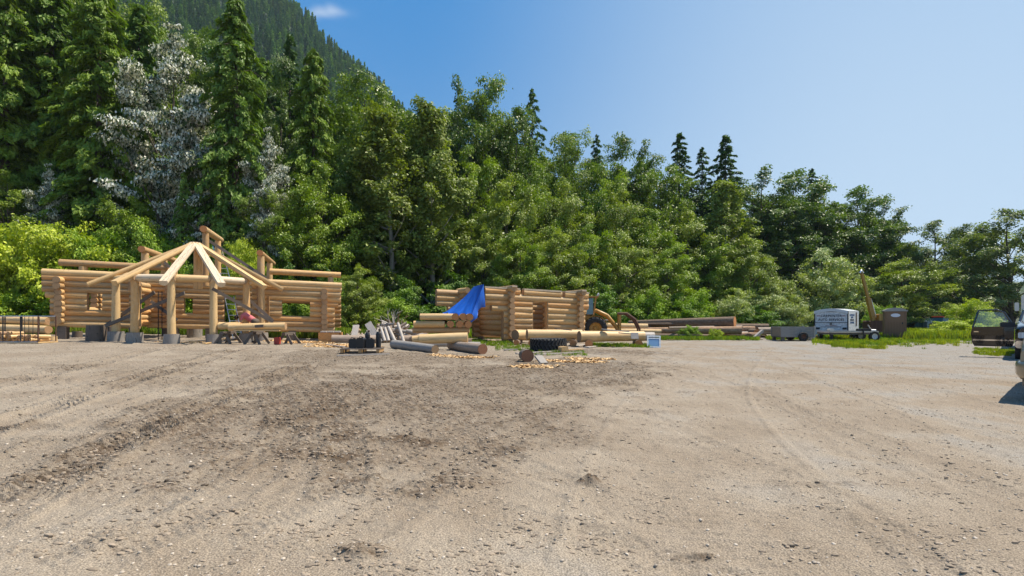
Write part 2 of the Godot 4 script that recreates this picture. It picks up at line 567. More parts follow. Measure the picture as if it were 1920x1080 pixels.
func make_tree_meshes() -> void:
	var bark := mat("tree_bark", 0.10, 0.078, 0.06, 0.9)
	var birch := mat("pale_bark", 0.36, 0.33, 0.29, 0.8)
	var lm := leaf_mat("leaves_deep", 1.4, 1.4, 1.25, 0.5, 0.85, 0.45)
	var lg := leaf_mat("leaves_glossy", 1.4, 1.4, 1.25, 0.42, 0.85, 0.5)
	var ln := leaf_mat("needles", 1.5, 1.5, 1.3, 0.55, 0.8, 0.4)
	var ls := leaf_mat("leaves_painted_sheen", 1, 1, 1, 0.6, 0.6, 0.4)  # for leaves that carry sky sheen in their vertex colour
	TREE.cedar_a = conifer(101, 26.0, 5.2, 0.02, 230, 160, 0.46, 0.95, 0.12, Color(0.045, 0.088, 0.014), Color(0.165, 0.235, 0.03), ln, bark, 0.5) + [26.0, 4.4]
	TREE.cedar_b = conifer(102, 26.0, 4.4, 0.03, 210, 150, 0.44, 1.05, 0.1, Color(0.04, 0.08, 0.016), Color(0.14, 0.215, 0.035), ln, bark, 0.55) + [26.0, 3.6]
	TREE.fir_a = conifer(103, 20.0, 4.6, 0.12, 150, 80, 0.42, 0.45, 0.0, Color(0.022, 0.055, 0.022), Color(0.07, 0.12, 0.045), ln, bark, 0.75) + [20.0, 3.0]
	TREE.fir_b = conifer(104, 20.0, 4.4, 0.2, 110, 70, 0.42, 0.5, 0.05, Color(0.024, 0.058, 0.022), Color(0.075, 0.13, 0.05), ln, bark, 0.72) + [20.0, 2.7]
	TREE.maple_a = broadleaf(105, 20.0, 6.2, 0.1, "round", 100, 210, 0.246, 0.72, 0.4, Color(0.045, 0.085, 0.01), Color(0.17, 0.235, 0.03), lg, bark) + [20.0, 5.6]
	TREE.maple_b = broadleaf(106, 20.0, 5.8, 0.08, "egg", 100, 210, 0.238, 0.7, 0.4, Color(0.04, 0.08, 0.012), Color(0.15, 0.215, 0.032), lg, bark) + [20.0, 5.2]
	TREE.maple_c = broadleaf(107, 20.0, 6.6, 0.06, "round", 100, 210, 0.246, 0.66, 0.5, Color(0.06, 0.105, 0.012), Color(0.21, 0.275, 0.035), lm, bark) + [20.0, 6.0]
	TREE.silver = broadleaf(108, 16.0, 5.2, 0.05, "egg", 100, 210, 0.221, 0.3, 0.15, Color(0.46, 0.47, 0.37), Color(0.8, 0.8, 0.72), ls, bark, 1.25, 0.55, 0.62) + [16.0, 4.6]  # pale leaf colours paint in the sky reflection of glossy leaves
	TREE.poplar_a = broadleaf(109, 16.0, 2.6, 0.22, "column", 80, 105, 0.21, 1.0, 0.6, Color(0.075, 0.105, 0.018), Color(0.22, 0.26, 0.05), lm, birch, 1.45) + [16.0, 2.5]
	TREE.poplar_b = broadleaf(110, 16.0, 2.4, 0.12, "column", 80, 105, 0.21, 1.0, 0.6, Color(0.08, 0.115, 0.02), Color(0.245, 0.29, 0.065), lm, birch, 1.45) + [16.0, 2.3]
	TREE.alder_a = broadleaf(111, 13.0, 4.4, 0.02, "egg", 110, 210, 0.18, 0.8, 0.4, Color(0.065, 0.115, 0.01), Color(0.255, 0.335, 0.035), lg, bark) + [13.0, 3.7]
	TREE.alder_b = broadleaf(112, 13.0, 4.2, 0.02, "egg", 110, 210, 0.18, 0.85, 0.4, Color(0.085, 0.125, 0.02), Color(0.28, 0.33, 0.065), lg, bark) + [13.0, 3.4]
	TREE.cotton_a = broadleaf(113, 20.0, 5.4, 0.12, "egg", 105, 189, 0.238, 0.8, 0.5, Color(0.035, 0.07, 0.016), Color(0.135, 0.19, 0.045), lg, bark, 1.0, 0.25) + [20.0, 4.6]
	TREE.cotton_b = broadleaf(114, 20.0, 5.0, 0.1, "egg", 105, 189, 0.238, 0.8, 0.5, Color(0.04, 0.078, 0.018), Color(0.145, 0.205, 0.045), lg, bark, 1.0, 0.25) + [20.0, 4.2]
	TREE.willow = broadleaf(115, 7.0, 3.8, 0.0, "bush", 95, 168, 0.164, 0.8, 0.5, Color(0.14, 0.18, 0.055), Color(0.36, 0.40, 0.18), lg, bark) + [7.0, 3.4]
	TREE.shrub_a = broadleaf(116, 4.0, 2.9, 0.0, "bush", 80, 147, 0.139, 0.75, 0.3, Color(0.085, 0.155, 0.012), Color(0.27, 0.38, 0.035), lm, bark) + [4.0, 2.6]
	TREE.shrub_b = broadleaf(117, 4.0, 2.9, 0.0, "bush", 80, 147, 0.131, 0.75, 0.3, Color(0.18, 0.24, 0.016), Color(0.42, 0.47, 0.045), lm, bark) + [4.0, 2.6]
	TREE.shrub_c = broadleaf(118, 4.0, 2.5, 0.0, "egg", 75, 147, 0.139, 0.8, 0.3, Color(0.045, 0.105, 0.016), Color(0.165, 0.255, 0.035), lm, bark) + [4.0, 2.2]
	TREE.young = conifer(119, 7.0, 2.1, 0.0, 120, 60, 0.27, 0.55, 0.12, Color(0.06, 0.12, 0.025), Color(0.19, 0.28, 0.07), ln, bark, 0.7) + [7.0, 1.9]
	TREE.airy = broadleaf(120, 16.0, 4.4, 0.06, "egg", 90, 154, 0.221, 0.95, 0.5, Color(0.06, 0.095, 0.028), Color(0.21, 0.25, 0.09), lg, bark, 0.95, 0.15) + [16.0, 3.6]

# one tree from its photograph column, the row of its top, its distance and its width in photograph pixels (half)
func tree(kind: String, px: float, top: float, d: float, half: float, called: String, label: String, category: String, group := "", sink := 0.0) -> void:
	var t: Array = TREE[kind]
	var at := gp(px, d)
	var h := EYE + (HORIZON - top) * d / F - at.y + sink
	var sy: float = h / t[2]
	var sx: float = half * d / F / t[3]
	var o := thing(called, at - Vector3(0, sink, 0), label, category, group, rng.randf() * TAU)
	o.scale = Vector3(sx, sy, sx)
	part("trunk", t[1], o)
	part("crown", t[0], o)

func stuff_multi(called: String, m: Mesh, xf: Array, label: String, category: String, cols := []) -> MultiMeshInstance3D:
	var mm := MultiMesh.new()
	mm.transform_format = MultiMesh.TRANSFORM_3D
	mm.use_colors = cols.size() > 0
	mm.mesh = m
	mm.instance_count = xf.size()
	for k in xf.size():
		mm.set_instance_transform(k, xf[k])
		if cols.size() > 0:
			mm.set_instance_color(k, cols[k])
	var o := MultiMeshInstance3D.new()
	o.name = named(called)
	o.multimesh = mm
	add_child(o)
	tag(o, label, category, "", "stuff")
	return o

func plant_forest() -> void:
	var n := {"cedar_a": "cedar_tree", "cedar_b": "cedar_tree", "fir_a": "fir_tree", "fir_b": "fir_tree", "young": "young_conifer", "maple_a": "maple_tree", "maple_b": "maple_tree", "maple_c": "maple_tree", "silver": "maple_tree", "poplar_a": "poplar_tree", "poplar_b": "poplar_tree", "alder_a": "alder_tree", "alder_b": "alder_tree", "cotton_a": "cottonwood_tree", "cotton_b": "cottonwood_tree", "willow": "willow_shrub", "shrub_a": "shrub", "shrub_b": "shrub", "shrub_c": "shrub", "airy": "cottonwood_tree"}
	rng.seed = 5
	# kind, column, top row, distance, half width, label
	var list := [
		["cedar_a", 10, -90, 43, 115, "tall cedar standing at the far left edge of the slope"],
		["cedar_b", 98, -52, 45, 112, "second tall drooping cedar from the left edge"],
		["cedar_a", 186, -30, 43, 112, "broad cedar just left of the big pale shimmering maple"],
		["cedar_b", 262, 8, 49, 90, "dark cedar half hidden between the broad cedar and the pale maple"],
		["maple_c", 52, -48, 52, 110, "light green maple behind and between the two leftmost cedars"],
		["maple_c", 146, -26, 53, 110, "light green maple behind the second and third cedars"],
		["maple_c", 236, -8, 55, 100, "light green maple crown left of the pale maple at the frame top"],
		["silver", 330, 32, 43, 88, "big pale shimmering maple, sky sheen painted into its leaves, high above the pavilion rafters"],
		["silver", 358, 262, 42, 48, "lower layered maple, sky sheen painted into its leaves, below the big shimmering one"],
		["cedar_b", 442, -8, 42, 92, "tall green cedar right of the pale shimmering maple"],
		["silver", 503, 230, 41, 44, "small maple with sky sheen painted into its leaves, in front of the cedar above the right wing"],
		["cotton_b", 528, 104, 49, 44, "slim dull green maple showing between cedar and pointed fir"],
		["fir_a", 543, 62, 52, 60, "pointed fir behind the slim dull green maple"],
		["cedar_a", 588, 92, 46, 78, "cedar with a pointed top left of the skyline maples"],
		["maple_b", 640, 258, 45, 62, "rounded maple with pale leaf edges below the pointed cedar"],
		["maple_a", 690, 136, 52, 100, "wide dark maple on the skyline where the mountain ridge ends"],
		["maple_b", 775, 205, 54, 80, "dark maple between the skyline maple and the poplars"],
		["poplar_a", 738, 214, 46, 74, "slender poplar with a pale trunk showing below its crown"],
		["poplar_b", 812, 192, 47, 62, "taller olive poplar right of the pale-trunked one"],
		["cotton_a", 852, 142, 57, 66, "open skyline maple just right of the olive poplar top"],
		["maple_a", 905, 138, 58, 82, "tallest round broadleaf tree in the middle of the skyline"],
		["maple_b", 968, 192, 59, 70, "sloping broadleaf tree left of the lone spire"],
		["fir_b", 998, 166, 66, 44, "lone dark fir spire standing above the skyline"],
		["maple_c", 1056, 240, 62, 74, "rounded tree right of the lone fir spire"],
		["fir_b", 1119, 252, 72, 34, "tiny fir tip between two rounded crowns"],
		["maple_b", 1168, 250, 66, 72, "rounded dark crown right of the tiny fir tip"],
		["maple_a", 1236, 290, 68, 76, "wide dark broadleaf crown left of the three spires"],
		["fir_a", 1274, 248, 78, 56, "left fir of the three dark spires on the skyline"],
		["fir_b", 1316, 276, 80, 44, "shortest middle fir of the three dark spires"],
		["fir_a", 1360, 252, 76, 64, "right and tallest fir of the three dark spires"],
		["cotton_a", 1430, 318, 82, 80, "first dark cottonwood right of the three spires"],
		["cotton_b", 1490, 322, 84, 76, "second dark cottonwood right of the three spires"],
		["fir_b", 1522, 316, 98, 40, "small fir tip peeking over the dark cottonwoods"],
		["cotton_a", 1552, 336, 85, 74, "third dark cottonwood, below the peeking fir tip"],
		["cotton_b", 1610, 352, 87, 70, "fourth dark cottonwood, right of the peeking fir tip"],
		["cotton_a", 1660, 370, 88, 52, "last cottonwood where the tree line drops to open sky"],
		["airy", 1748, 410, 80, 56, "airy tree standing alone behind the green container"],
		["airy", 1806, 418, 74, 52, "airy conical tree between the container and the black pickup"],
		["airy", 1896, 386, 66, 74, "tall airy tree at the right edge above the motorhome"],
		["cotton_b", 1700, 470, 92, 50, "low dark tree filling the gap at the end of the tree line"],
		["cotton_a", 1850, 480, 88, 60, "low dark tree behind the black pickup door"],
		["cotton_b", 1775, 490, 90, 60, "low dark tree behind the far parked truck"],
		# middle storey
		["maple_c", 22, 318, 40, 80, "leafy green tree low at the left edge behind the yellow bush"],
		["silver", 92, 300, 40, 34, "small bluish tree, sky sheen painted into its leaves, above the yellow-green bush"],
		["alder_a", 250, 372, 39, 66, "light green alder above the left purlin end"],
		["young", 345, 328, 40, 42, "young conifer above the pavilion, left of its twin"],
		["young", 416, 312, 40, 46, "young conifer directly above the ridge beam"],
		["maple_c", 490, 356, 40, 56, "rounded yellow-green tree above the right purlin stub"],
		["alder_a", 604, 306, 42, 74, "bright rounded alder above the right wing of the house"],
		["maple_b", 560, 400, 44, 60, "dark green tree behind the right wing ridge log"],
		["cotton_b", 700, 380, 47, 70, "dark shaded tree behind the bleached brush pile"],
		["maple_b", 800, 420, 48, 70, "dark tree behind the blue tarp"],
		["alder_a", 880, 272, 52, 66, "bright alder below the tallest skyline tree"],
		["alder_b", 950, 330, 50, 60, "alder left of centre above the small log cabin"],
		["alder_a", 1008, 306, 54, 62, "tall light alder directly above the cabin roof line"],
		["alder_b", 1062, 332, 54, 58, "alder above the cabin's right corner"],
		["alder_a", 1130, 306, 60, 60, "tall bright alder above the wheel loader"],
		["alder_b", 1172, 345, 57, 56, "alder above the lifting arms of the loader"],
		["alder_a", 1226, 392, 58, 60, "rounded alder above the left end of the log pile"],
		["alder_b", 1292, 388, 62, 66, "yellow-green alder above the middle of the log pile"],
		["poplar_b", 1356, 338, 64, 50, "tall pale poplar above the log pile's right end"],
		["alder_b", 1398, 440, 60, 52, "alder right of the tall pale poplar"],
		["alder_a", 1330, 450, 60, 52, "alder in front of the tall pale poplar"],
		["alder_b", 905, 420, 47, 60, "shaded alder just behind the cabin's tarp corner"],
		["alder_a", 975, 430, 46, 56, "lower alder behind the cabin front wall"],
		["alder_b", 1040, 430, 48, 58, "lower alder behind the cabin doorway"],
		["alder_a", 1106, 420, 50, 56, "lower alder behind the loader cab"],
		["alder_b", 1180, 440, 52, 58, "lower alder behind the loader's front forks"],
		["alder_a", 1252, 470, 54, 54, "lower alder behind the long log pile"],
		["willow", 1540, 472, 62, 70, "silvery willow bush above the lettered box trailer"],
		["willow", 1452, 536, 58, 50, "silvery willow bush above the wooden bin trailer"],
		["alder_b", 1690, 486, 62, 66, "yellow-green tree behind the portable toilet"],
		["willow", 1618, 520, 60, 52, "willow bush behind the yellow boom"],
		["willow", 1490, 556, 56, 40, "low willow bush left of the box trailer"],
		["willow", 1385, 545, 54, 46, "low pale bush behind the tilted logs"],
		# low growth
		["shrub_b", 118, 418, 37, 104, "large yellow-green bush above the log house's left wing"],
		["shrub_b", 30, 450, 36, 80, "yellow-green bush at the left edge behind the log pile"],
		["shrub_a", 200, 440, 38, 70, "green bush behind the left wing purlin"],
		["shrub_a", 286, 436, 38, 62, "green bush behind the pavilion rafters"],
		["shrub_b", 452, 450, 37, 50, "bright bush right of the pavilion peak"],
		["shrub_c", 390, 460, 38, 56, "dark green bush behind the pavilion posts"],
		["shrub_c", 540, 500, 38, 60, "dark bush behind the right wing window"],
		["shrub_c", 616, 510, 38, 44, "dark bush behind the right end of the log house"],
		["alder_b", 668, 496, 35, 44, "pale leafy sapling beside the right end of the log house"],
		["shrub_a", 590, 545, 36, 50, "low green bush seen through the right wing"],
		["shrub_a", 330, 540, 37, 60, "low green bush seen through the pavilion"],
		["shrub_a", 60, 545, 35, 66, "low bright bush behind the two stacked logs at the left"],
		["shrub_c", 760, 520, 42, 56, "dark shrub above the brush pile"],
		["shrub_a", 720, 560, 40, 50, "low shrub behind the brush pile"],
		["shrub_c", 850, 510, 44, 60, "dark shrub behind the blue tarp"],
		["shrub_c", 940, 540, 45, 54, "shrub behind the cabin's left crossing"],
		["shrub_c", 1130, 530, 46, 52, "shrub behind the loader cab"],
		["shrub_a", 1215, 545, 50, 50, "shrub behind the peeled logs by the loader"],
		["shrub_a", 1300, 550, 52, 52, "shrub behind the biggest tapered log"],
		["shrub_c", 1425, 570, 52, 40, "shrub right of the big cut log ends"],
		["shrub_b", 1822, 560, 46, 40, "yellow-green bush left of the black pickup door"],
		["shrub_b", 1800, 600, 40, 46, "low weedy bush in the verge near the pickup"],
		["shrub_b", 1760, 616, 38, 34, "low weedy bush right of the portable toilet"],
		["shrub_a", 1650, 575, 46, 30, "leafy shrub between boom and portable toilet"],
		["shrub_a", 1292, 612, 38, 18, "small weed clump in front of the long log pile"],
		["shrub_b", 1338, 616, 37, 16, "small yellow weed clump by the cut log ends"],
	]
	for e in list:
		var nm: String = n[e[0]]
		tree(e[0], e[1], e[2], e[3], e[4], nm, e[5], "shrub" if nm.contains("shrub") else "tree", "shrubs along the foot of the slope" if nm.contains("shrub") else "trees of the slope behind the yard", 0.3)
	# the trees packed behind, of which only scraps show
	var back := ["maple_a", "cotton_b", "maple_b", "cedar_b", "cotton_a"]
	for k in 40:
		var px := -140.0 + k * 48.0 + rnd(-14, 14)
		if px > 1660.0:
			break
		var line := 48.0 + 0.5 * (minf(px, 1700.0) - 960.0) * 0.055 * 1.0
		var d := lerpf(52.0, 104.0, clampf((px + 100.0) / 1800.0, 0, 1)) + rnd(-2, 4) + line * 0.0
		var sky := _skyline(px) + rnd(34, 80)
		tree(back[k % 5], px, sky, d, 74, n[back[k % 5]], "dark tree crowded behind the front trees of the slope, only scraps showing", "tree", "trees hidden behind the front row", 0.5)

func _skyline(px: float) -> float:
	var pts := [[-200, -60], [0, -40], [250, 0], [440, 20], [560, 70], [650, 150], [760, 200], [860, 150], [960, 185], [1060, 245], [1160, 260], [1260, 300], [1360, 320], [1500, 335], [1620, 365], [1700, 400], [1800, 440]]
	for k in pts.size() - 1:
		if px <= pts[k + 1][0]:
			return lerpf(pts[k][1], pts[k + 1][1], (px - pts[k][0]) / float(pts[k + 1][0] - pts[k][0]))
	return 450.0

# ------------------------------------------------------------------ air, camera, sun
func set_view() -> void:
	var cam := Camera3D.new()
	cam.name = "camera"
	cam.projection = Camera3D.PROJECTION_FRUSTUM
	cam.near = 0.1
	cam.far = 4000.0
	cam.size = 0.1 * 1080.0 / F
	cam.frustum_offset = Vector2(0, 0.1 * (HORIZON - 540.0) / F)
	cam.position = Vector3(0, EYE, 0)
	add_child(cam)
	cam.current = true
	var az := deg_to_rad(77.0)
	var el := deg_to_rad(62.0)
	var to_sun := Vector3(sin(az) * cos(el), sin(el), -cos(az) * cos(el))
	var sun := DirectionalLight3D.new()
	sun.name = "sun"
	sun.light_energy = 1.6
	sun.light_color = Color(1.0, 0.955, 0.88)
	sun.light_angular_distance = 0.53
	sun.shadow_enabled = true
	add_child(sun)
	sun.look_at_from_position(to_sun * 50.0, Vector3.ZERO, Vector3.UP)
	var w := 1024
	var h := 512
	var data := PackedFloat32Array()
	data.resize(w * h * 3)
	var cl := noise(77, 1.0, 5)
	for y in h:
		var th := (0.5 - (y + 0.5) / h) * PI
		var sy := sin(th)
		var cy := cos(th)
		for x in w:
			var ph := ((x + 0.5) / w) * TAU
			var dir := Vector3(sin(ph) * cy, sy, -cos(ph) * cy)   # column 0 looks to -z
			var k := (y * w + x) * 3
			var u := maxf(sy, 0.0)
			var col := Vector3(0.016, 0.155, 0.40).lerp(Vector3(0.36, 0.50, 0.61), pow(1.0 - u, 4.0))
			var c := dir.dot(to_sun)
			# haze brightens toward the sun's side of the sky
			var ch := Vector2(dir.x, dir.z).normalized().dot(Vector2(to_sun.x, to_sun.z).normalized())
			col = col.lerp(Vector3(0.37, 0.475, 0.585), smoothstep(0.02, 0.8, ch) * pow(1.0 - u, 0.55) * 0.97)
			col += Vector3(0.5, 0.5, 0.48) * pow(maxf(c, 0.0), 24.0)
			if sy > 0.3 and c < 0.7:
				# a wisp of thin cloud over the ridge
				var q := Vector2(dir.x / sy + 0.62, dir.z / sy + 1.7)
				var f := clampf((cl.get_noise_2d(q.x * 2.6 + 3.0, q.y * 6.0) - 0.02) * 2.4, 0.0, 1.0) * exp(-q.length_squared() * 170.0)
				col = col.lerp(Vector3(0.56, 0.6, 0.64), f * 0.8)
			data[k] = col.x
			data[k + 1] = col.y
			data[k + 2] = col.z
	var im := Image.create_from_data(w, h, false, Image.FORMAT_RGBF, data.to_byte_array())
	var pano := PanoramaSkyMaterial.new()
	pano.panorama = ImageTexture.create_from_image(im)
	var sky := Sky.new()
	sky.sky_material = pano
	var e := Environment.new()
	e.background_mode = Environment.BG_SKY
	e.sky = sky
	e.tonemap_mode = Environment.TONE_MAPPER_LINEAR
	e.tonemap_exposure = 1.58
	e.ambient_light_source = Environment.AMBIENT_SOURCE_SKY
	e.sdfgi_enabled = true
	e.ssao_enabled = true
	e.ssil_enabled = true
	e.fog_enabled = true
	e.fog_density = 0.00011
	e.fog_light_color = Color(0.82, 0.9, 1.0)
	var we := WorldEnvironment.new()
	we.name = "air"
	we.environment = e
	add_child(we)

# ------------------------------------------------------------------ the yard
const GX := 1700
const GZ := 840
const CELL := 0.03
var GH := PackedFloat32Array()     # relief pressed into the yard
var GD := PackedFloat32Array()     # damp, freshly turned soil
var GS := PackedFloat32Array()     # sawdust and shavings
var nz_low := noise(31, 0.16, 3)
var nz_mid := noise(32, 0.9, 4)
var nz_fine := noise(33, 3.5, 5)
var nz_patch := noise(34, 0.5, 4)
var nz_clod := noise(35, 2.6, 3, FastNoiseLite.TYPE_CELLULAR)

func g_at(a: PackedFloat32Array, x: float, d: float) -> float:
	var fx := (x + GX * CELL * 0.5) / CELL
	var fz := (d - 2.0) / CELL
	var ix := int(fx)
	var iz := int(fz)
	if fx < 1.0 or fz < 1.0 or ix > GX - 3 or iz > GZ - 3:
		return 0.0
	var k := iz * GX + ix
	fx -= ix
	fz -= iz
	return lerpf(lerpf(a[k], a[k + 1], fx), lerpf(a[k + GX], a[k + GX + 1], fx), fz)

func stamp_rect(x: float, d: float, ang: float, l: float, w: float, h: float, damp: float) -> void:
	var ux := cos(ang)
	var uz := sin(ang)
	var rr := (l + w) * 0.5
	for iz in range(maxi(0, int((d - rr - 2.0) / CELL)), mini(GZ, int((d + rr - 2.0) / CELL) + 1)):
		for ix in range(maxi(0, int((x - rr) / CELL + GX * 0.5)), mini(GX, int((x + rr) / CELL + GX * 0.5) + 1)):
			var dx := (ix - GX * 0.5) * CELL - x
			var dz := iz * CELL + 2.0 - d
			var a := absf(dx * ux + dz * uz) / (l * 0.5)
			var b := absf(-dx * uz + dz * ux) / (w * 0.5)
			if a < 1.0 and b < 1.0:
				var f := minf(1.0, (1.0 - b) * 2.0) * minf(1.0, (1.0 - a) * 3.0)
				GH[iz * GX + ix] += h * f
				GD[iz * GX + ix] += damp * f

func track(pts: Array, w: float, lug: float, depth: float, damp: float, chevron := true) -> void:
	var wpts := []
	for p in pts:
		var g := on_ground(p[0], p[1])
		wpts.append(Vector2(g.x, -g.z))
	var c := Curve2D.new()
	for k in wpts.size():
		var tan_: Vector2 = ((wpts[mini(k + 1, wpts.size() - 1)] as Vector2) - (wpts[maxi(k - 1, 0)] as Vector2)) * 0.18
		c.add_point(wpts[k], -tan_, tan_)
	var len := c.get_baked_length()
	var s := 0.0
	var k := 0
	while s < len:
		var p := c.sample_baked(s)
		var q := c.sample_baked(minf(s + 0.1, len))
		var a := (q - p).angle() if q != p else 0.0
		var fade := clampf(0.35 + nz_patch.get_noise_2d(p.x * 1.3, p.y * 1.3) * 1.6 + 0.35, 0.0, 1.0)
		stamp_rect(p.x, p.y, a, 0.16, w, -depth * 0.5, damp * 0.22 * (0.4 + fade * 0.6))
		for sd in [-0.5, 0.5]:
			var eo: Vector2 = Vector2(-sin(a), cos(a)) * sd * w * 1.05
			stamp_rect(p.x + eo.x, p.y + eo.y, a, 0.13, 0.13, depth * 0.6, damp * 0.12 * (0.3 + fade))
		if chevron and fade > 0.1:
			for sd in [-1.0, 1.0]:
				var off: Vector2 = Vector2(-sin(a), cos(a)) * sd * w * 0.27 + Vector2(cos(a), sin(a)) * (lug * 0.5 if sd > 0.0 else 0.0)
				stamp_rect(p.x + off.x + rnd(-0.01, 0.01), p.y + off.y, a + PI * 0.5 - sd * 0.55, w * 0.52, lug * 0.42, rnd(0.7, 1.3) * depth * 1.6 * fade, -damp * 0.2)
		s += lug
		k += 1

func blob(arr: PackedFloat32Array, px: float, py: float, rx: float, rz: float, amount: float) -> PackedFloat32Array:
	var g := on_ground(px, py)
	var x := g.x
	var d := -g.z
	for iz in range(maxi(0, int((d - rz * 1.4 - 2.0) / CELL)), mini(GZ, int((d + rz * 1.4 - 2.0) / CELL) + 1)):
		for ix in range(maxi(0, int((x - rx * 1.4) / CELL + GX * 0.5)), mini(GX, int((x + rx * 1.4) / CELL + GX * 0.5) + 1)):
			var wx := (ix - GX * 0.5) * CELL
			var wz := iz * CELL + 2.0
			var r := Vector2((wx - x) / rx, (wz - d) / rz).length() + nz_mid.get_noise_2d(wx, wz) * 0.75
			if r < 1.0:
				arr[iz * GX + ix] = maxf(arr[iz * GX + ix], amount * minf(1.0, (1.0 - r) * 2.2))
	return arr

func press_yard() -> void:
	rng.seed = 9
	GH.resize(GX * GZ)
	GD.resize(GX * GZ)
	GS.resize(GX * GZ)
	# churned mud: column, row, half width and half depth in metres, strength
	for b in [[545, 788, 0.65, 0.8, 1.0], [500, 772, 0.35, 0.5, 0.7], [672, 730, 0.9, 0.7, 0.9], [735, 708, 0.9, 0.6, 0.8], [640, 722, 0.4, 0.5, 0.7], [735, 832, 0.45, 0.3, 0.95], [800, 838, 0.35, 0.2, 0.8], [780, 770, 0.6, 0.4, 0.6], [560, 862, 0.35, 0.12, 0.8], [690, 902, 0.3, 0.12, 0.6], [840, 700, 1.5, 0.5, 0.6], [960, 695, 1.6, 0.7, 0.65], [1040, 684, 1.6, 0.9, 0.75], [900, 735, 0.9, 0.4, 0.45], [870, 780, 0.8, 0.4, 0.4], [400, 870, 0.3, 0.15, 0.55], [170, 860, 0.6, 0.35, 0.55], [80, 890, 0.7, 0.3, 0.5], [40, 800, 0.9, 0.3, 0.4], [680, 1035, 0.2, 0.1, 0.6], [1310, 1040, 0.22, 0.1, 0.55], [1105, 905, 0.1, 0.05, 0.8], [1200, 772, 0.6, 0.14, 0.4], [860, 905, 0.4, 0.18, 0.5], [930, 820, 0.5, 0.25, 0.4], [450, 700, 1.0, 0.8, 0.4], [600, 680, 2.2, 0.9, 0.45], [420, 660, 2.5, 1.2, 0.35], [760, 676, 2.0, 0.8, 0.55], [1140, 660, 3.0, 2.2, 0.6], [1200, 645, 3.5, 2.0, 0.6], [1110, 690, 1.4, 0.8, 0.6], [340, 920, 0.4, 0.2, 0.35], [1480, 910, 0.9, 0.08, 0.3]]:
		GD = blob(GD, b[0], b[1], b[2], b[3], b[4])
	for b in [[560, 770, 2.6, 3.0, 0.6], [760, 740, 3.4, 3.4, 0.6], [930, 705, 4.0, 4.0, 0.55], [430, 700, 4.0, 3.5, 0.42], [650, 850, 2.2, 1.2, 0.32], [250, 880, 2.0, 1.0, 0.3], [1080, 690, 3.0, 4.0, 0.6], [700, 670, 6.0, 4.0, 0.5], [880, 800, 2.4, 1.6, 0.4], [250, 690, 3.0, 1.2, 0.35], [120, 830, 1.6, 0.8, 0.4]]:
		GD = blob(GD, b[0], b[1], b[2], b[3], b[4])
	for b in [[640, 648, 1.6, 1.5, 0.8], [580, 642, 1.8, 0.9, 0.7], [480, 638, 2.0, 0.9, 0.55], [880, 672, 1.0, 0.5, 0.75], [830, 668, 0.6, 0.4, 0.6], [1060, 680, 1.2, 0.6, 0.9], [1000, 690, 0.8, 0.4, 0.7], [1110, 675, 0.9, 0.5, 0.6], [700, 640, 1.2, 1.0, 0.5], [330, 642, 1.5, 0.4, 0.4]]:
		GS = blob(GS, b[0], b[1], b[2], b[3], b[4])
	# tyre tracks
	track([[560, 690], [600, 735], [640, 790], [655, 850], [640, 930]], 0.42, 0.072, 0.0136, 0.5)
	track([[500, 695], [520, 745], [545, 800], [500, 880], [380, 960], [200, 1040]], 0.42, 0.072, 0.0124, 0.4)
	track([[640, 690], [720, 740], [800, 790], [930, 850], [1120, 930]], 0.4, 0.072, 0.0112, 0.3)
	track([[860, 700], [700, 745], [560, 820], [330, 930], [60, 1050]], 0.45, 0.072, 0.0124, 0.3)
	# broad driven lanes, dry and pale
	for q in [[[-60, 770], [120, 720], [300, 672], [420, 648]], [[-80, 900], [160, 790], [380, 705], [520, 658]], [[1420, 640], [1330, 700], [1290, 800], [1330, 950], [1400, 1090]]  , [[1440, 640], [1560, 690], [1800, 770], [2000, 840]]]:
		track(q, 1.9, 0.1, 0.02, -0.9, false)
	for q in [[[-60, 735], [140, 692], [300, 655], [380, 640]], [[-60, 820], [150, 748], [350, 686], [470, 650]], [[-60, 990], [200, 850], [420, 750], [560, 690]]]:
		track(q, 0.5, 0.075, 0.026, 0.5)
	track([[1250, 650], [1120, 700], [960, 760], [760, 850], [420, 1000]], 0.42, 0.072, 0.0099, 0.25)
	track([[1290, 648], [1190, 700], [1060, 765], [880, 870], [600, 1050]], 0.42, 0.072, 0.0099, 0.25)
	track([[0, 800], [150, 730], [330, 680], [420, 652]], 0.45, 0.072, 0.0112, 0.2)
	track([[0, 880], [200, 780], [400, 705], [520, 660]], 0.45, 0.072, 0.0112, 0.25)
	track([[-40, 960], [220, 830], [450, 730], [580, 680]], 0.45, 0.072, 0.0112, 0.35)
	track([[560, 900], [760, 920], [960, 960], [1160, 1010], [1400, 1090]], 0.34, 0.072, 0.0087, 0.32)
	track([[1200, 660], [1400, 730], [1650, 830], [1960, 960]], 0.36, 0.072, 0.0087, 0.25)
	track([[1330, 650], [1500, 700], [1720, 770], [1960, 850]], 0.36, 0.072, 0.0074, 0.25)
	track([[1180, 760], [1380, 850], [1600, 950], [1800, 1090]], 0.3, 0.072, 0.0074, 0.2)
	track([[1380, 650], [1600, 680], [1900, 720]], 0.36, 0.072, 0.0087, 0.3, false)
	track([[1320, 650], [1380, 690], [1480, 760], [1760, 930]], 0.3, 0.072, 0.0062, 0.18)
	track([[950, 720], [1250, 715], [1560, 700], [1900, 690]], 0.34, 0.072, 0.0074, 0.25, false)

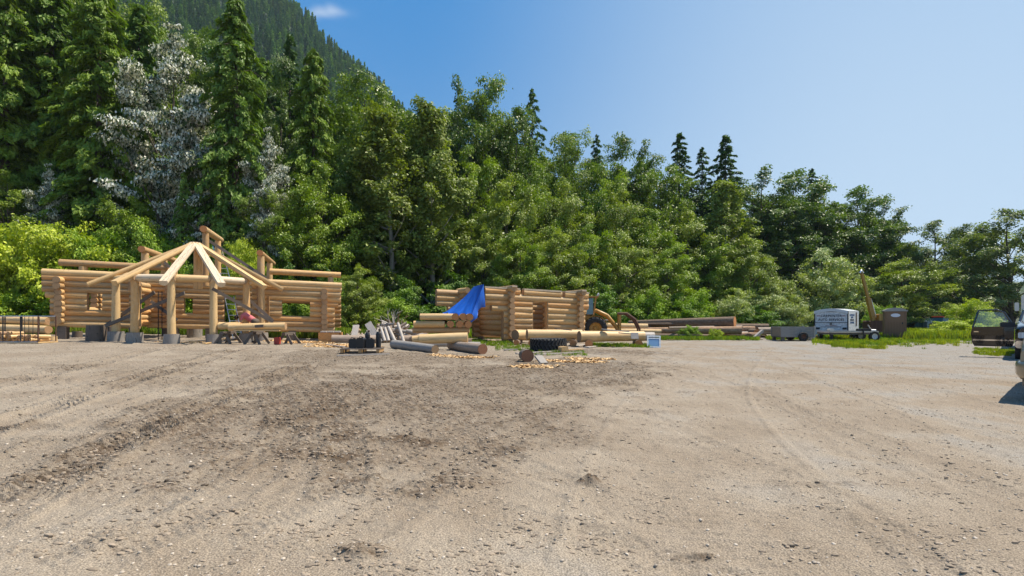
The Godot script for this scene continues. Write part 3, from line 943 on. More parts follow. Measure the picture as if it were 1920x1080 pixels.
func yard_y(x: float, d: float) -> float:
	var y := base_y(x, d)
	var damp := clampf(g_at(GD, x, d), 0.0, 1.2)
	var h := g_at(GH, x, d)
	var cl := -nz_clod.get_noise_2d(x * 2.2, d * 2.2)
	y += 0.035 * nz_low.get_noise_2d(x, d) + 0.022 * nz_mid.get_noise_2d(x * 2.2, d * 2.2) + 0.009 * absf(nz_fine.get_noise_2d(x * 2.6, d * 2.6))
	y += h + damp * (0.055 * cl + 0.05 * nz_mid.get_noise_2d(x * 3.0, d * 3.0) + 0.01)
	return y

func build_ground() -> void:
	var rows := PackedFloat32Array()
	var d := 2.15
	while d < 62.0:
		rows.append(d)
		d += clampf(d * d / 1250.0, 0.010, 0.13 if d < 30.0 else 0.5)
	var cols := 780
	var half := 1.16
	var v := PackedVector3Array()
	var c := PackedColorArray()
	var idx := PackedInt32Array()
	var nr := rows.size()
	v.resize(nr * cols)
	c.resize(nr * cols)
	var dry := Vector3(0.295, 0.238, 0.178)
	var dusty := Vector3(0.355, 0.297, 0.23)
	var stony := Vector3(0.31, 0.29, 0.262)
	var wet := Vector3(0.105, 0.070, 0.043)
	var saw := Vector3(0.56, 0.36, 0.17)
	var k := 0
	for r in nr:
		var dd := rows[r]
		for q in cols:
			var x := dd * half * (2.0 * q / (cols - 1) - 1.0)
			# inside a small strip of jitter so that no row reads as a line
			var jd := dd
			var y := yard_y(x, jd)
			v[k] = Vector3(x, y, -jd)
			var raw := g_at(GD, x, jd)
			var damp := clampf(raw, 0.0, 1.0)
			var lane := clampf(1.0 + raw * 2.0, 0.25, 1.0)
			var pn := nz_patch.get_noise_2d(x, jd * 0.8)
			var mn := nz_mid.get_noise_2d(x * 2.0 + 40.0, jd * 2.0)
			var fn := nz_fine.get_noise_2d(x * 3.0, jd * 3.0)
			var col := dry.lerp(dusty, clampf(0.5 + pn * 1.3 + mn * 0.5, 0, 1))
			col = col.lerp(stony, clampf((x - 6.0) / 14.0 + pn * 1.2, 0, 0.85))
			var w := clampf(damp * (0.85 + fn * 1.3 + mn * 0.6) + maxf(0.0, mn * 1.1 - 0.28) * 0.5 * lane + maxf(0.0, fn - 0.25) * 0.5 * lane, 0.0, 0.92)
			col = col.lerp(wet, w)
			var s := clampf(g_at(GS, x, jd) * (0.8 + fn * 0.9 + mn * 0.5), 0, 0.9)
			col = col.lerp(saw, s)
			col *= 1.0 + fn * 0.10
			c[k] = Color(col.x, col.y, col.z)
			k += 1
	for r in nr - 1:
		for q in cols - 1:
			var a := r * cols + q
			idx.append(a); idx.append(a + 1); idx.append(a + cols)
			idx.append(a + 1); idx.append(a + cols + 1); idx.append(a + cols)
	var ar := []
	ar.resize(Mesh.ARRAY_MAX)
	ar[Mesh.ARRAY_VERTEX] = v
	ar[Mesh.ARRAY_COLOR] = c
	ar[Mesh.ARRAY_INDEX] = idx
	var am := ArrayMesh.new()
	am.add_surface_from_arrays(Mesh.PRIMITIVE_TRIANGLES, ar)
	var m := mat("yard_dirt", 1.25, 1.25, 1.25, 0.92, TX.dirt)
	m.vertex_color_use_as_albedo = true
	m.uv1_triplanar = true
	m.uv1_world_triplanar = true
	m.uv1_scale = Vector3(0.7, 0.7, 0.7)
	m.heightmap_enabled = true
	m.heightmap_texture = TX.dirt
	m.heightmap_scale = 0.5
	m.metallic_specular = 0.3
	am.surface_set_material(0, m)
	var o := MeshInstance3D.new()
	o.name = "ground"
	o.mesh = am
	add_child(o)
	tag(o, "rutted dry dirt yard with dark churned mud", "ground", "", "structure")
	# wide land under and beyond the yard
	var L := Mb.new()
	L.flat = true
	var n := 150
	for zi in n:
		for xi in n:
			var x := lerpf(-230, 230, xi / float(n - 1))
			var dz := lerpf(-60, 330, zi / float(n - 1))
			var y := base_y(x, dz) - 0.16
			L.v.append(Vector3(x, y, -dz))
			L.c.append(Color(0.07, 0.075, 0.03) if dz > 42.0 else Color(0.36, 0.29, 0.21))
	for zi in n - 1:
		for xi in n - 1:
			var a := zi * n + xi
			L.i.append_array([a, a + 1, a + n, a + 1, a + n + 1, a + n])
	var lm := mat("land", 1, 1, 1, 0.95, TX.speck)
	lm.vertex_color_use_as_albedo = true
	lm.uv1_triplanar = true
	lm.uv1_world_triplanar = true
	lm.uv1_scale = Vector3(0.3, 0.3, 0.3)
	var lo := MeshInstance3D.new()
	lo.name = "hillside"
	lo.mesh = L.mesh(lm)
	add_child(lo)
	tag(lo, "wooded hillside and land round the yard", "hillside", "", "structure")

func ridge_row(p: float) -> float:
	var pts := [[-900, -700], [-300, -560], [0, -420], [300, -190], [420, -95], [480, -45], [540, 0], [585, 36], [640, 96], [680, 126], [715, 150], [760, 205], [850, 310], [1000, 400], [1200, 470], [1600, 520], [2200, 575]]
	for k in pts.size() - 1:
		if p <= pts[k + 1][0]:
			return lerpf(pts[k][1], pts[k + 1][1], (p - pts[k][0]) / float(pts[k + 1][0] - pts[k][0]))
	return 590.0

func mount_at(p: float, t: float) -> Vector3:
	var dr := 650.0
	var db := 210.0
	var a := Vector3((p - 960.0) * 0.34, 0.0, -db)
	var b := wp(p, ridge_row(p) + 26.0, dr)
	var q := a.lerp(b, t)
	var nn := nz_low.get_noise_2d(p * 0.05, t * 30.0)
	q.y += sin(t * PI) * 14.0 + nn * 10.0 * sin(t * PI)
	return q

func build_mountain() -> void:
	var B := Mb.new()
	B.flat = true
	var np := 90
	var nt := 30
	for a in nt:
		for b in np:
			B.v.append(mount_at(lerpf(-900, 2200, b / float(np - 1)), a / float(nt - 1)))
	for a in nt - 1:
		for b in np - 1:
			var k := a * np + b
			B.i.append_array([k, k + 1, k + np, k + 1, k + np + 1, k + np])
	var o := MeshInstance3D.new()
	o.name = "mountain"
	o.mesh = B.mesh(mat("mountain_ground", 0.03, 0.055, 0.02, 0.95))
	add_child(o)
	tag(o, "steep forested mountain ridge behind the yard", "mountain", "", "structure")
	rng.seed = 44
	var fm: Material = leaf_mat("far_needles", 1, 1, 1, 0.7, 0.5, 0.2)
	var t: Array = conifer(301, 22.0, 3.4, 0.05, 54, 7, 1.9, 0.55, 0.05, Color(0.045, 0.115, 0.03), Color(0.14, 0.25, 0.06), fm, M.tree_bark, 0.8)
	var xf := []
	var co := []
	rng.seed = 45
	for k in 10500:
		var p := rnd(-500, 1000)
		var q := mount_at(p, 1.0 - pow(rng.randf(), 1.3) * 0.8)
		var patch := nz_patch.get_noise_2d(q.x * 0.03, q.y * 0.03)
		var s := rnd(0.4, 1.15) + patch * 0.35
		xf.append(Transform3D(Basis(Vector3.UP, rng.randf() * TAU).scaled(Vector3(s * rnd(0.8, 1.25), s, s * rnd(0.8, 1.25))), q - Vector3(0, 1, 0)))
		var g := rnd(0.65, 1.25)
		var y := rng.randf()
		y = clampf(y * y + patch * 0.9, 0.0, 1.0)
		co.append(Color(g * lerpf(0.85, 2.0, y), g * lerpf(0.9, 1.6, y), g))
	stuff_multi("forest", t[0], xf, "far conifer forest covering the mountain ridge", "forest", co)

# ------------------------------------------------------------------ logs
var log_count := 0

# a log from a to b as a mesh in world axes round its own middle: side surface and cut ends
func log_mesh(a: Vector3, b: Vector3, r0: float, r1: float, side: Material, endm: Material, sides := 12, segs := 4, bend := 0.0) -> ArrayMesh:
	var mid := (a + b) * 0.5
	var p := []
	var r := []
	var dirn := (b - a).normalized()
	var off := dirn.cross(Vector3.UP).normalized() if absf(dirn.y) < 0.9 else Vector3.RIGHT
	var wb := rnd(-1, 1) * bend
	var ph := rng.randf() * 9.0
	var len := a.distance_to(b)
	for k in segs + 1:
		var f := k / float(segs)
		p.append(a.lerp(b, f) - mid + off * wb * sin(f * PI))
		r.append(lerpf(r0, r1, f) * (1.0 + 0.018 * sin(f * len * 2.1 + ph)))
	var B := Mb.new()
	B.tube(p, r, sides, false, 0.45, 0.012, rng)
	var sh := Vector2(rng.randf(), rng.randf())
	for k in B.t.size():
		B.t[k] += sh
	var am := B.mesh(side)
	var E := Mb.new()
	E.disc(p[0], -dirn, r[0], sides)
	E.disc(p[segs], dirn, r[segs], sides)
	var tw := rng.randf() * TAU
	for k in E.t.size():
		var q := (E.t[k] - Vector2(0.5, 0.5)).rotated(tw)
		E.t[k] = q + Vector2(0.5, 0.5)
	E.mesh(endm, am)
	return am

func log_part(called: String, parent: Node3D, a: Vector3, b: Vector3, r0: float, r1: float, side: Material, endm: Material, sides := 12, segs := 4, bend := 0.0) -> MeshInstance3D:
	var o := part(called, log_mesh(a, b, r0, r1, side, endm, sides, segs, bend), parent, (a + b) * 0.5)
	return o

func log_thing(called: String, a: Vector3, b: Vector3, r0: float, r1: float, side: Material, endm: Material, label: String, category := "log", group := "", sides := 14, segs := 5, bend := 0.0) -> MeshInstance3D:
	return solo(called, log_mesh(a, b, r0, r1, side, endm, sides, segs, bend), (a + b) * 0.5, Basis.IDENTITY, label, category, group)

func honey() -> Material:
	return M["log_%d" % rng.randi_range(0, 4)]

# A wall of stacked round logs. o: foot of the wall at a = 0; u: along; courses of pitch high logs; half: starts half a course up.
# opens: [a0, a1, h0, h1] openings; ends: Callable course share -> [start, end]
func log_wall(parent: Node3D, o: Vector3, u: Vector3, n: int, pitch: float, r: float, half: bool, opens: Array, ends: Callable) -> Node3D:
	var w := Node3D.new()
	w.name = "wall"
	parent.add_child(w, true)
	for k in n:
		var h := (k + (1.0 if half else 0.5)) * pitch
		var se: Array = ends.call((k + 0.5) / n)
		var cuts := [se[0]]
		var holes := []
		for q in opens:
			if h > q[2] and h < q[3]:
				holes.append(q)
		holes.sort_custom(func(x, y): return x[0] < y[0])
		var start: float = se[0]
		var spans := []
		for q in holes:
			if q[0] > start + 0.08:
				spans.append([start, minf(q[0], se[1])])
			start = maxf(start, q[1])
		if start < se[1] - 0.08:
			spans.append([start, se[1]])
		for q in spans:
			var rr := r * rnd(0.93, 1.07)
			var flip := rng.randf() < 0.5
			var j := Vector3(0, rnd(-0.006, 0.006), 0)
			log_part("log", w, o + u * q[0] + Vector3(0, h, 0) + j, o + u * q[1] + Vector3(0, h, 0) + j, rr * (1.05 if flip else 0.96), rr * (0.96 if flip else 1.05), honey(), M.end_grain, 12, 3, 0.012)
	return w

func plank_mesh(a: Vector3, b: Vector3, w: float, th: float, m: Material, upish := Vector3.UP) -> ArrayMesh:
	var d := (b - a) * 0.5
	var s := upish.cross(d).normalized()
	var t := d.cross(s).normalized()
	var B := Mb.new()
	B.box(Vector3.ZERO, d, t * th * 0.5, s * w * 0.5)
	return B.mesh(m)

func plank_thing(called: String, a: Vector3, b: Vector3, w: float, th: float, m: Material, label: String, category := "plank", group := "", upish := Vector3.UP) -> void:
	solo(called, plank_mesh(a, b, w, th, m, upish), (a + b) * 0.5, Basis.IDENTITY, label, category, group)

func ladder(a: Vector3, b: Vector3, side: Vector3, w: float, rungs: int, label: String) -> void:
	var o := thing("ladder", a, label, "ladder", "aluminium ladders")
	for s in [-0.5, 0.5]:
		part("rail", plank_mesh(a + side * w * s, b + side * w * s, 0.075, 0.03, M.aluminium, side), o, (b - a) * 0.5 + side * w * s)
	for k in rungs:
		var p := (b - a) * ((k + 0.6) / rungs)
		var R := Mb.new()
		R.tube([-side * w * 0.5, side * w * 0.5], [0.018, 0.018], 6)
		part("rung", R.mesh(M.aluminium), o, p)

func stump(px: float, py: float, r: float, h: float, label: String, m: Material = null, lift := 0.0) -> Node3D:
	var p := on_ground(px, py)
	p.y = yard_y(p.x, -p.z) - 0.03 + lift
	return stump_at(p, r, h, label, m)

func stump_at(p: Vector3, r: float, h: float, label: String, m: Material = null) -> Node3D:
	var o := log_thing("stump", p, p + Vector3(0, h, 0), r * 1.06, r, m if m else M.grey_log, M.end_grey, label, "stump", "sawn stump rounds", 14, 3)
	return o

func build_log_house() -> void:
	rng.seed = 301
	var u := Vector3(0.953, -0.03, -0.304)
	var d := Vector3(-0.304, 0.0, -0.953)
	var X0 := -21.1
	var o0 := Vector3(X0, EYE - 0.36, -24.0)       # underside of the front sill at its left end
	var house := thing("log_house", Vector3.ZERO, "unfinished honey-coloured log house with a many-sided rafter pavilion", "log house")
	house.position = Vector3(0, 0, 0)
	var pitch := 0.262
	var r := 0.152
	var n := 9
	var ends_l := func(f): return [0.0 if f > 0.66 else (0.12 if f > 0.55 else 0.3), 3.75]
	var ends_r := func(f): return [8.55, 12.75 if f > 0.72 else (12.62 if f > 0.6 else 12.45)]
	# front walls of the two wings, with their window openings
	log_wall(house, o0, u, n, pitch, r, false, [[1.7, 2.28, 0.7, 1.5], [2.8, 3.34, 0.7, 1.5]], ends_l)
	log_wall(house, o0, u, n, pitch, r, false, [[9.92, 11.25, 0.66, 1.46]], ends_r)
	# back walls of the wings, centre wall
	log_wall(house, o0 + d * 5.0, u, n, pitch, r, false, [[1.9, 3.8, 0.4, 1.7]], func(f): return [0.0, 3.9])
	log_wall(house, o0 + d * 5.0, u, n, pitch, r, false, [[9.0, 12.3, 0.5, 1.6]], func(f): return [8.5, 12.75])
	log_wall(house, o0 + d * 2.2, u, n, pitch, r, false, [[5.05, 5.45, 0.75, 1.55], [6.9, 7.45, 0.0, 1.9], [8.2, 8.45, 0.8, 1.5]], func(f): return [3.4, 9.0])
	# crossing walls, half a course up
	var cross := func(a: float, b0: float, b1: float, opens: Array):
		return log_wall(house, o0 + u * a, d, n - 1, pitch, r * 1.02, true, opens, func(f): return [b0 if f < 0.8 else b0 - 0.15, b1])
	cross.call(0.72, -0.42, 5.4, [[1.4, 3.2, 0.8, 1.6]])
	cross.call(3.45, 0.0, 5.3, [[0.6, 2.0, 0.8, 1.6]])
	cross.call(4.45, 1.75, 2.65, [])
	cross.call(8.95, -0.35, 5.3, [[0.7, 1.8, 0.0, 1.9]])
	cross.call(11.95, -0.35, 5.4, [[1.4, 3.0, 0.8, 1.6]])
	# plate logs lying along the tops, hewn pale
	var top := n * pitch
	for q in [[-0.02, 3.75, 0.0], [8.5, 12.8, 0.0], [-0.1, 12.8, 5.0], [3.3, 9.1, 2.2]]:
		log_part("plate_log", house, o0 + u * q[0] + d * q[2] + Vector3(0, top + 0.1, 0), o0 + u * q[1] + d * q[2] + Vector3(0, top + 0.1, 0), 0.15, 0.15, M.peeled_sun, M.end_grain, 12, 4)
	# purlins that run in depth, and the ridge
	var beam := func(called: String, p0: Vector3, p1: Vector3, rr: float):
		return log_part(called, house, p0, p1, rr, rr * 0.94, honey(), M.end_orange, 12, 4)
	var lp0 := wp(265, 467, 25.2)
	var lp1 := lp0 + d * 6.6
	beam.call("purlin", lp0, lp1, 0.16)
	var rp0 := wp(487, 474, 27.3)
	var rp1 := rp0 + d * 5.6
	beam.call("purlin", rp0, rp1, 0.16)
	var rd0 := wp(381, 429, 26.5)
	var rd1 := rd0 + d * 4.0
	beam.call("ridge_beam", rd0, rd1, 0.17)
	# wing ridges along the wings
	var wl0 := wp(112, 492, 27.0)
	var wl1 := wl0 + u * 4.8
	beam.call("purlin", wl0, wl1, 0.17)
	var wr0 := wp(506, 509, 29.6)
	var wr1 := wr0 + u * 3.75
	beam.call("purlin", wr0, wr1, 0.17)
	# posts that carry them, from the walls up
	var prop := func(topp: Vector3, base_y_: float, rr: float):
		return log_part("post", house, Vector3(topp.x, base_y_, topp.z), topp, rr, rr * 0.94, honey(), M.end_grain, 12, 3)
	var wall_top := o0.y + top
	prop.call(lp0 + d * 0.5 - Vector3(0, 0.14, 0), wall_top - 0.2, 0.17)
	prop.call(lp0 + d * 3.4 - Vector3(0, 0.14, 0), wall_top - 0.3, 0.16)
	prop.call(lp0 + d * 5.2 - Vector3(0, 0.14, 0), wall_top - 0.3, 0.17)
	prop.call(rp0 + d * 0.4 - Vector3(0, 0.14, 0), wall_top - 0.5, 0.18)
	prop.call(rp0 + d * 3.9 - Vector3(0, 0.14, 0), wall_top - 0.5, 0.17)
	prop.call(rd0 + d * 0.5 - Vector3(0, 0.15, 0), wall_top - 0.35, 0.16)
	prop.call(rd0 + d * 3.3 - Vector3(0, 0.15, 0), wall_top - 0.35, 0.16)
	prop.call(wl0 + u * 1.0 - Vector3(0, 0.15, 0), wall_top - 0.2, 0.20)
	prop.call(wr0 + u * 3.2 - Vector3(0, 0.15, 0), wall_top - 0.2, 0.16)
	# pavilion: posts on stumps round a point, a ring of plates, rafters to a peak
	var cd := 25.5
	var cx := (362.0 - 960.0) * cd / F
	var cen := Vector3(cx, 0, -cd)
	var tocam := Vector3(-cx, 0, cd).normalized()
	var right := Vector3(tocam.z, 0, -tocam.x)
	var plate_y := EYE + 1.72
	var peak := Vector3(cx + 0.1, EYE + 3.62, -cd)
	var ring := []
	for k in 6:
		var f := deg_to_rad(-75.0 + 30.0 * k)
		ring.append(tocam * cos(f) + right * sin(f))
	var labels := ["stump under the leftmost pavilion post", "stump under the second pavilion post, behind the tilted braces", "stump under the third pavilion post, before the steel scaffold", "stump under the fourth pavilion post, behind the work table", "stump under the fifth pavilion post, behind the bending worker", "stump under the rightmost pavilion post"]
	for k in 6:
		var p: Vector3 = cen + ring[k] * 3.0
		var gy := yard_y(p.x, -p.z)
		stump_at(Vector3(p.x, gy - 0.03, p.z), 0.3, 0.45, labels[k])
		var po := log_part("post", house, Vector3(p.x, gy + 0.42, p.z), Vector3(p.x, plate_y - 0.1, p.z), 0.165, 0.15, [M.peeled, M.log_2, M.peeled, M.peeled, M.log_2, M.log_0][k], M.end_grain, 14, 4, 0.02)
		po.name = "post"
		if k < 5:
			var p2: Vector3 = cen + ring[k + 1] * 3.0
			log_part("plate_log", house, Vector3(p.x, plate_y, p.z) - (p2 - p).normalized() * 0.2, Vector3(p2.x, plate_y, p2.z) + (p2 - p).normalized() * 0.2, 0.16, 0.15, M.peeled_sun if k % 2 == 0 else M.hewn, M.end_grain, 12, 3)
		# rafter: a log hewn flat on top
		var out: Vector3 = ring[k]
		var a := peak + out * 0.12 - Vector3(0, 0.05, 0)
		var b := cen + out * (4.0 if k != 1 else 3.9)
		b.y = EYE + 1.46
		var dd := (b - a).normalized()
		var sd := dd.cross(Vector3.UP).normalized()
		var nn := sd.cross(dd).normalized()
		var prof := []
		for q in 9:
			var an := PI + PI * q / 8.0
			prof.append(Vector2(cos(an) * 0.165, sin(an) * 0.15 + 0.0))
		prof.append(Vector2(0.15, 0.07))
		prof.append(Vector2(-0.15, 0.07))
		var B := Mb.new()
		B.prism(prof, Vector3.ZERO, sd, nn, dd, -a.distance_to(b) * 0.5, a.distance_to(b) * 0.5)
		for q in B.t.size():
			B.t[q] = B.t[q] * Vector2(0.6, 0.4)
		part("rafter", B.mesh(M.hewn if k in [2, 3] else M.peeled_sun), house, (a + b) * 0.5)
	# king posts under the peak
	log_part("king_post", house, Vector3(peak.x + 0.02, wall_top - 0.6, peak.z - 0.2), Vector3(peak.x + 0.02, peak.y - 0.12, peak.z - 0.2), 0.2, 0.18, M.log_2, M.end_grain, 14, 3)
	# temporary braces
	for q in [[wp(196, 612, 23.6), wp(290, 548, 23.3)], [wp(198, 611, 23.2), wp(346, 549, 22.6)], [wp(398, 541, 22.9), wp(512, 604, 24.5)], [wp(460, 556, 25.2), wp(512, 602, 25.0)], [wp(283, 565, 25.5), wp(332, 600, 25.2)], [wp(283, 468, 28.5), wp(330, 512, 28.2)], [wp(390, 450, 27.5), wp(500, 522, 27.2)]]:
		part("brace", plank_mesh(q[0], q[1], 0.14, 0.045, M.dark_plank, Vector3(0.2, 0.2, 1)), house, (q[0] + q[1]) * 0.5)
	# squared wooden blocks carrying the sills
	for q in [[0.75, 0.0], [2.6, 0.0], [3.5, 0.0], [8.95, 0.0], [10.4, 0.0], [11.95, 0.0], [0.75, 5.0], [3.45, 5.0], [8.95, 5.0], [11.95, 5.0], [4.6, 2.2], [6.2, 2.2], [7.9, 2.2]]:
		var p: Vector3 = o0 + u * q[0] + d * q[1]
		var gy := yard_y(p.x, -p.z)
		var B := Mb.new()
		B.bx(Vector3(0, 0, 0), Vector3(0.34, p.y - gy + 0.06, 0.34))
		part("block", B.mesh(M.dark_plank), house, Vector3(p.x, (p.y + gy) * 0.5 - 0.01, p.z), Basis(Vector3.UP, 0.3))
	# door jamb strips
	for q in [[9.3, 0.55, 1.75, 0.0], [3.78, 0.1, 2.0, 0.05]]:
		var p0: Vector3 = o0 + u * q[0] - d * (0.16 - q[3]) + Vector3(0, q[1], 0)
		part("jamb", plank_mesh(p0, p0 + Vector3(0, q[2] - q[1], 0), 0.11, 0.04, M.log_1, Vector3(0, 0, 1)), house, p0 + Vector3(0, (q[2] - q[1]) * 0.5, 0))
	# steel scaffold frame in the pavilion
	var s := gp(311, 25.4)
	s.y = yard_y(s.x, 25.4)
	var sc := thing("scaffold_frame", s, "thin black steel scaffold frame standing inside the pavilion", "scaffold")
	for k in 4:
		var B := Mb.new()
		var xx := -0.36 + 0.24 * k
		B.tube([Vector3(xx, 0, 0.1 * (k % 2)), Vector3(xx, 2.3, 0.1 * (k % 2))], [0.02, 0.02], 6)
		part("upright", B.mesh(M.black_steel), sc)
	for k in 7:
		var B := Mb.new()
		B.tube([Vector3(-0.38, 0.2 + k * 0.33, 0.05), Vector3(0.38, 0.2 + k * 0.33, 0.05)], [0.012, 0.012], 5)
		part("crossbar", B.mesh(M.black_steel), sc)
	ladder(wp(447, 640, 26.9), wp(430, 556, 27.6), u, 0.42, 8, "aluminium ladder leaning in the pavilion behind the worker")
	ladder(wp(425, 528, 29.6), wp(407, 462, 30.0), u, 0.42, 7, "aluminium ladder against the ridge beam post")
	# loose stumps about the house
	stump(181, 639, 0.37, 0.72, "square-sided grey stump left of the pavilion carrying the braces", M.dark_plank)
	stump(207, 637, 0.16, 0.62, "narrow dark stump beside the brace foot", M.dark_plank)
	stump(365, 632, 0.36, 0.72, "tall weathered stump standing free between pavilion posts", M.grey_log)
	stump(145, 633, 0.2, 0.34, "low dark round under the left wing sill", M.dark_plank)

# ------------------------------------------------------------------ the small log cabin and its tarp
func build_cabin() -> void:
	rng.seed = 401
	var u := Vector3(0.905, -0.03, -0.425)
	var d := Vector3(-0.425, 0.0, -0.905)
	var o0 := Vector3(-0.15, EYE - 1.18, -29.5)
	var cabin := thing("log_cabin", Vector3.ZERO, "small roofless log cabin with a doorway, right of the blue tarp", "log cabin")
	var pitch := 0.312
	var r := 0.18
	var n := 9
	var ends := func(f):
		var tail := -1.5 if f > 0.62 else (-1.1 if f > 0.56 else -0.42)
		return [tail, 5.1 if f > 0.72 else (4.95 if f > 0.6 else 4.85)]
	log_wall(cabin, o0, u, n, pitch, r, false, [[1.36, 2.36, 0.0, 2.18], [0.62, 0.84, 2.5, 2.9], [3.3, 3.5, 2.5, 2.9]], ends)
	log_wall(cabin, o0 + d * 4.2, u, n, pitch, r, false, [[-1.0, -0.55, 0.0, 2.1]], func(f): return [-2.9 if f > 0.68 else (-2.2 if f > 0.6 else -1.5), 5.1])
	var cross := func(a: float, b0: float, opens: Array):
		log_wall(cabin, o0 + u * a, d, n, pitch, r, true, opens, func(f): return [b0 - (0.25 if f > 0.9 else 0.0), 4.6])
	cross.call(0.0, -0.42, [])
	cross.call(4.45, -0.42, [])
	cross.call(-1.35, 3.2, [])
	# hewn pale plates on top
	var top := n * pitch
	for q in [[-1.52, 0.6], [0.86, 3.28], [3.52, 5.15]]:
		var a: Vector3 = o0 + u * q[0] + Vector3(0, top + 0.02, 0)
		var b: Vector3 = o0 + u * q[1] + Vector3(0, top + 0.02, 0)
		part("top_plate", plank_mesh(a, b, 0.32, 0.09, M.hewn), cabin, (a + b) * 0.5)
	for q in [0.0, 4.45]:
		var a: Vector3 = o0 + u * q - d * 0.72 + Vector3(0, top + 0.11, 0)
		var b: Vector3 = o0 + u * q + d * 4.6 + Vector3(0, top + 0.11, 0)
		part("top_plate", plank_mesh(a, b, 0.3, 0.085, M.hewn), cabin, (a + b) * 0.5)
	# door jambs
	for q in [1.38, 2.34]:
		var p: Vector3 = o0 + u * q + Vector3(0, 1.1, 0)
		part("jamb", plank_mesh(p - Vector3(0, 1.08, 0), p + Vector3(0, 1.06, 0), 0.3, 0.05, M.log_1, u), cabin, p)
	for q in [[0.0, 0.0], [2.4, 0.0], [4.45, 0.0], [0.0, 4.2], [4.45, 4.2], [-1.35, 4.2]]:
		var p: Vector3 = o0 + u * q[0] + d * q[1]
		var gy := yard_y(p.x, -p.z)
		var B := Mb.new()
		B.bx(Vector3.ZERO, Vector3(0.4, p.y - gy + 0.08, 0.4))
		part("block", B.mesh(M.dark_plank), cabin, Vector3(p.x, (p.y + gy) * 0.5, p.z))
	# tarp: a creased sheet hung from the front tail down to the log stack
	var corner := [wp(907, 533, 28.3), wp(888, 538, 30.4), wp(829, 589, 28.6), wp(882, 595, 26.9), wp(908, 575, 28.3)]
	var B := Mb.new()
	var ns := 22
	var nt := 18
	var grid := []
	for a in nt + 1:
		var ring := []
		for b in ns + 1:
			var f := a / float(nt)
			var g := b / float(ns)
			# from the ridge edge (front corner to rear corner) down to the lower edge
			var up_: Vector3 = (corner[0] as Vector3).lerp(corner[1], g)
			var lo: Vector3 = (corner[3] as Vector3).lerp(corner[2], g)
			var p := up_.lerp(lo, f)
			p.y -= sin(f * PI) * 0.16
			var w := 0.06 * absf(sin(g * 9.0 + f * 3.0)) + 0.045 * absf(sin(g * 17.0 - f * 5.0)) + 0.05 * nz_mid.get_noise_2d(g * 4.0, f * 3.0)
			p += Vector3(0.3, 0.75, 0.6) * w * (0.3 + f * 0.7)
			if a == nt:
				p.y += rnd(-0.12, 0.08)
			ring.append(p)
		grid.append(ring)
	B.loft(grid, false, false)
	var tarp := solo("tarp", B.mesh(M.blue_tarp), Vector3.ZERO, Basis.IDENTITY, "creased blue tarp hung from the cabin over the log stack", "tarp")
	# flap hanging over the near end of the wall tail
	var C := Mb.new()
	var g2 := []
	for a in 9:
		var ring := []
		for b in 7:
			var f := a / 8.0
			var g := b / 6.0
			var p := (corner[0] as Vector3).lerp(corner[3], g * 0.95)
			p.y -= f * (1.15 - 0.75 * g)
			p += Vector3(0.1, 0, 0.12) * sin(g * 9.0 + f * 2.0) * f
			if a == 8:
				p.y += rnd(-0.1, 0.1)
			ring.append(p)
		g2.append(ring)
	C.loft(g2, false, false)
	part("flap", C.mesh(M.blue_tarp), tarp)
	M.blue_tarp.cull_mode = BaseMaterial3D.CULL_DISABLED

# ------------------------------------------------------------------ loose logs, planks, stacks
func glog(px0: float, d0: float, px1: float, d1: float, r0: float, r1: float, side: Material, endm: Material, label: String, lift := 0.0, group := "", lift1 := -1.0) -> void:
	var a := gp(px0, d0)
	var b := gp(px1, d1)
	a.y = yard_y(a.x, d0) + r0 + lift - 0.02
	b.y = yard_y(b.x, d1) + r1 + (lift if lift1 < 0.0 else lift1) - 0.02
	log_thing("log", a, b, r0, r1, side, endm, label, "log", group)

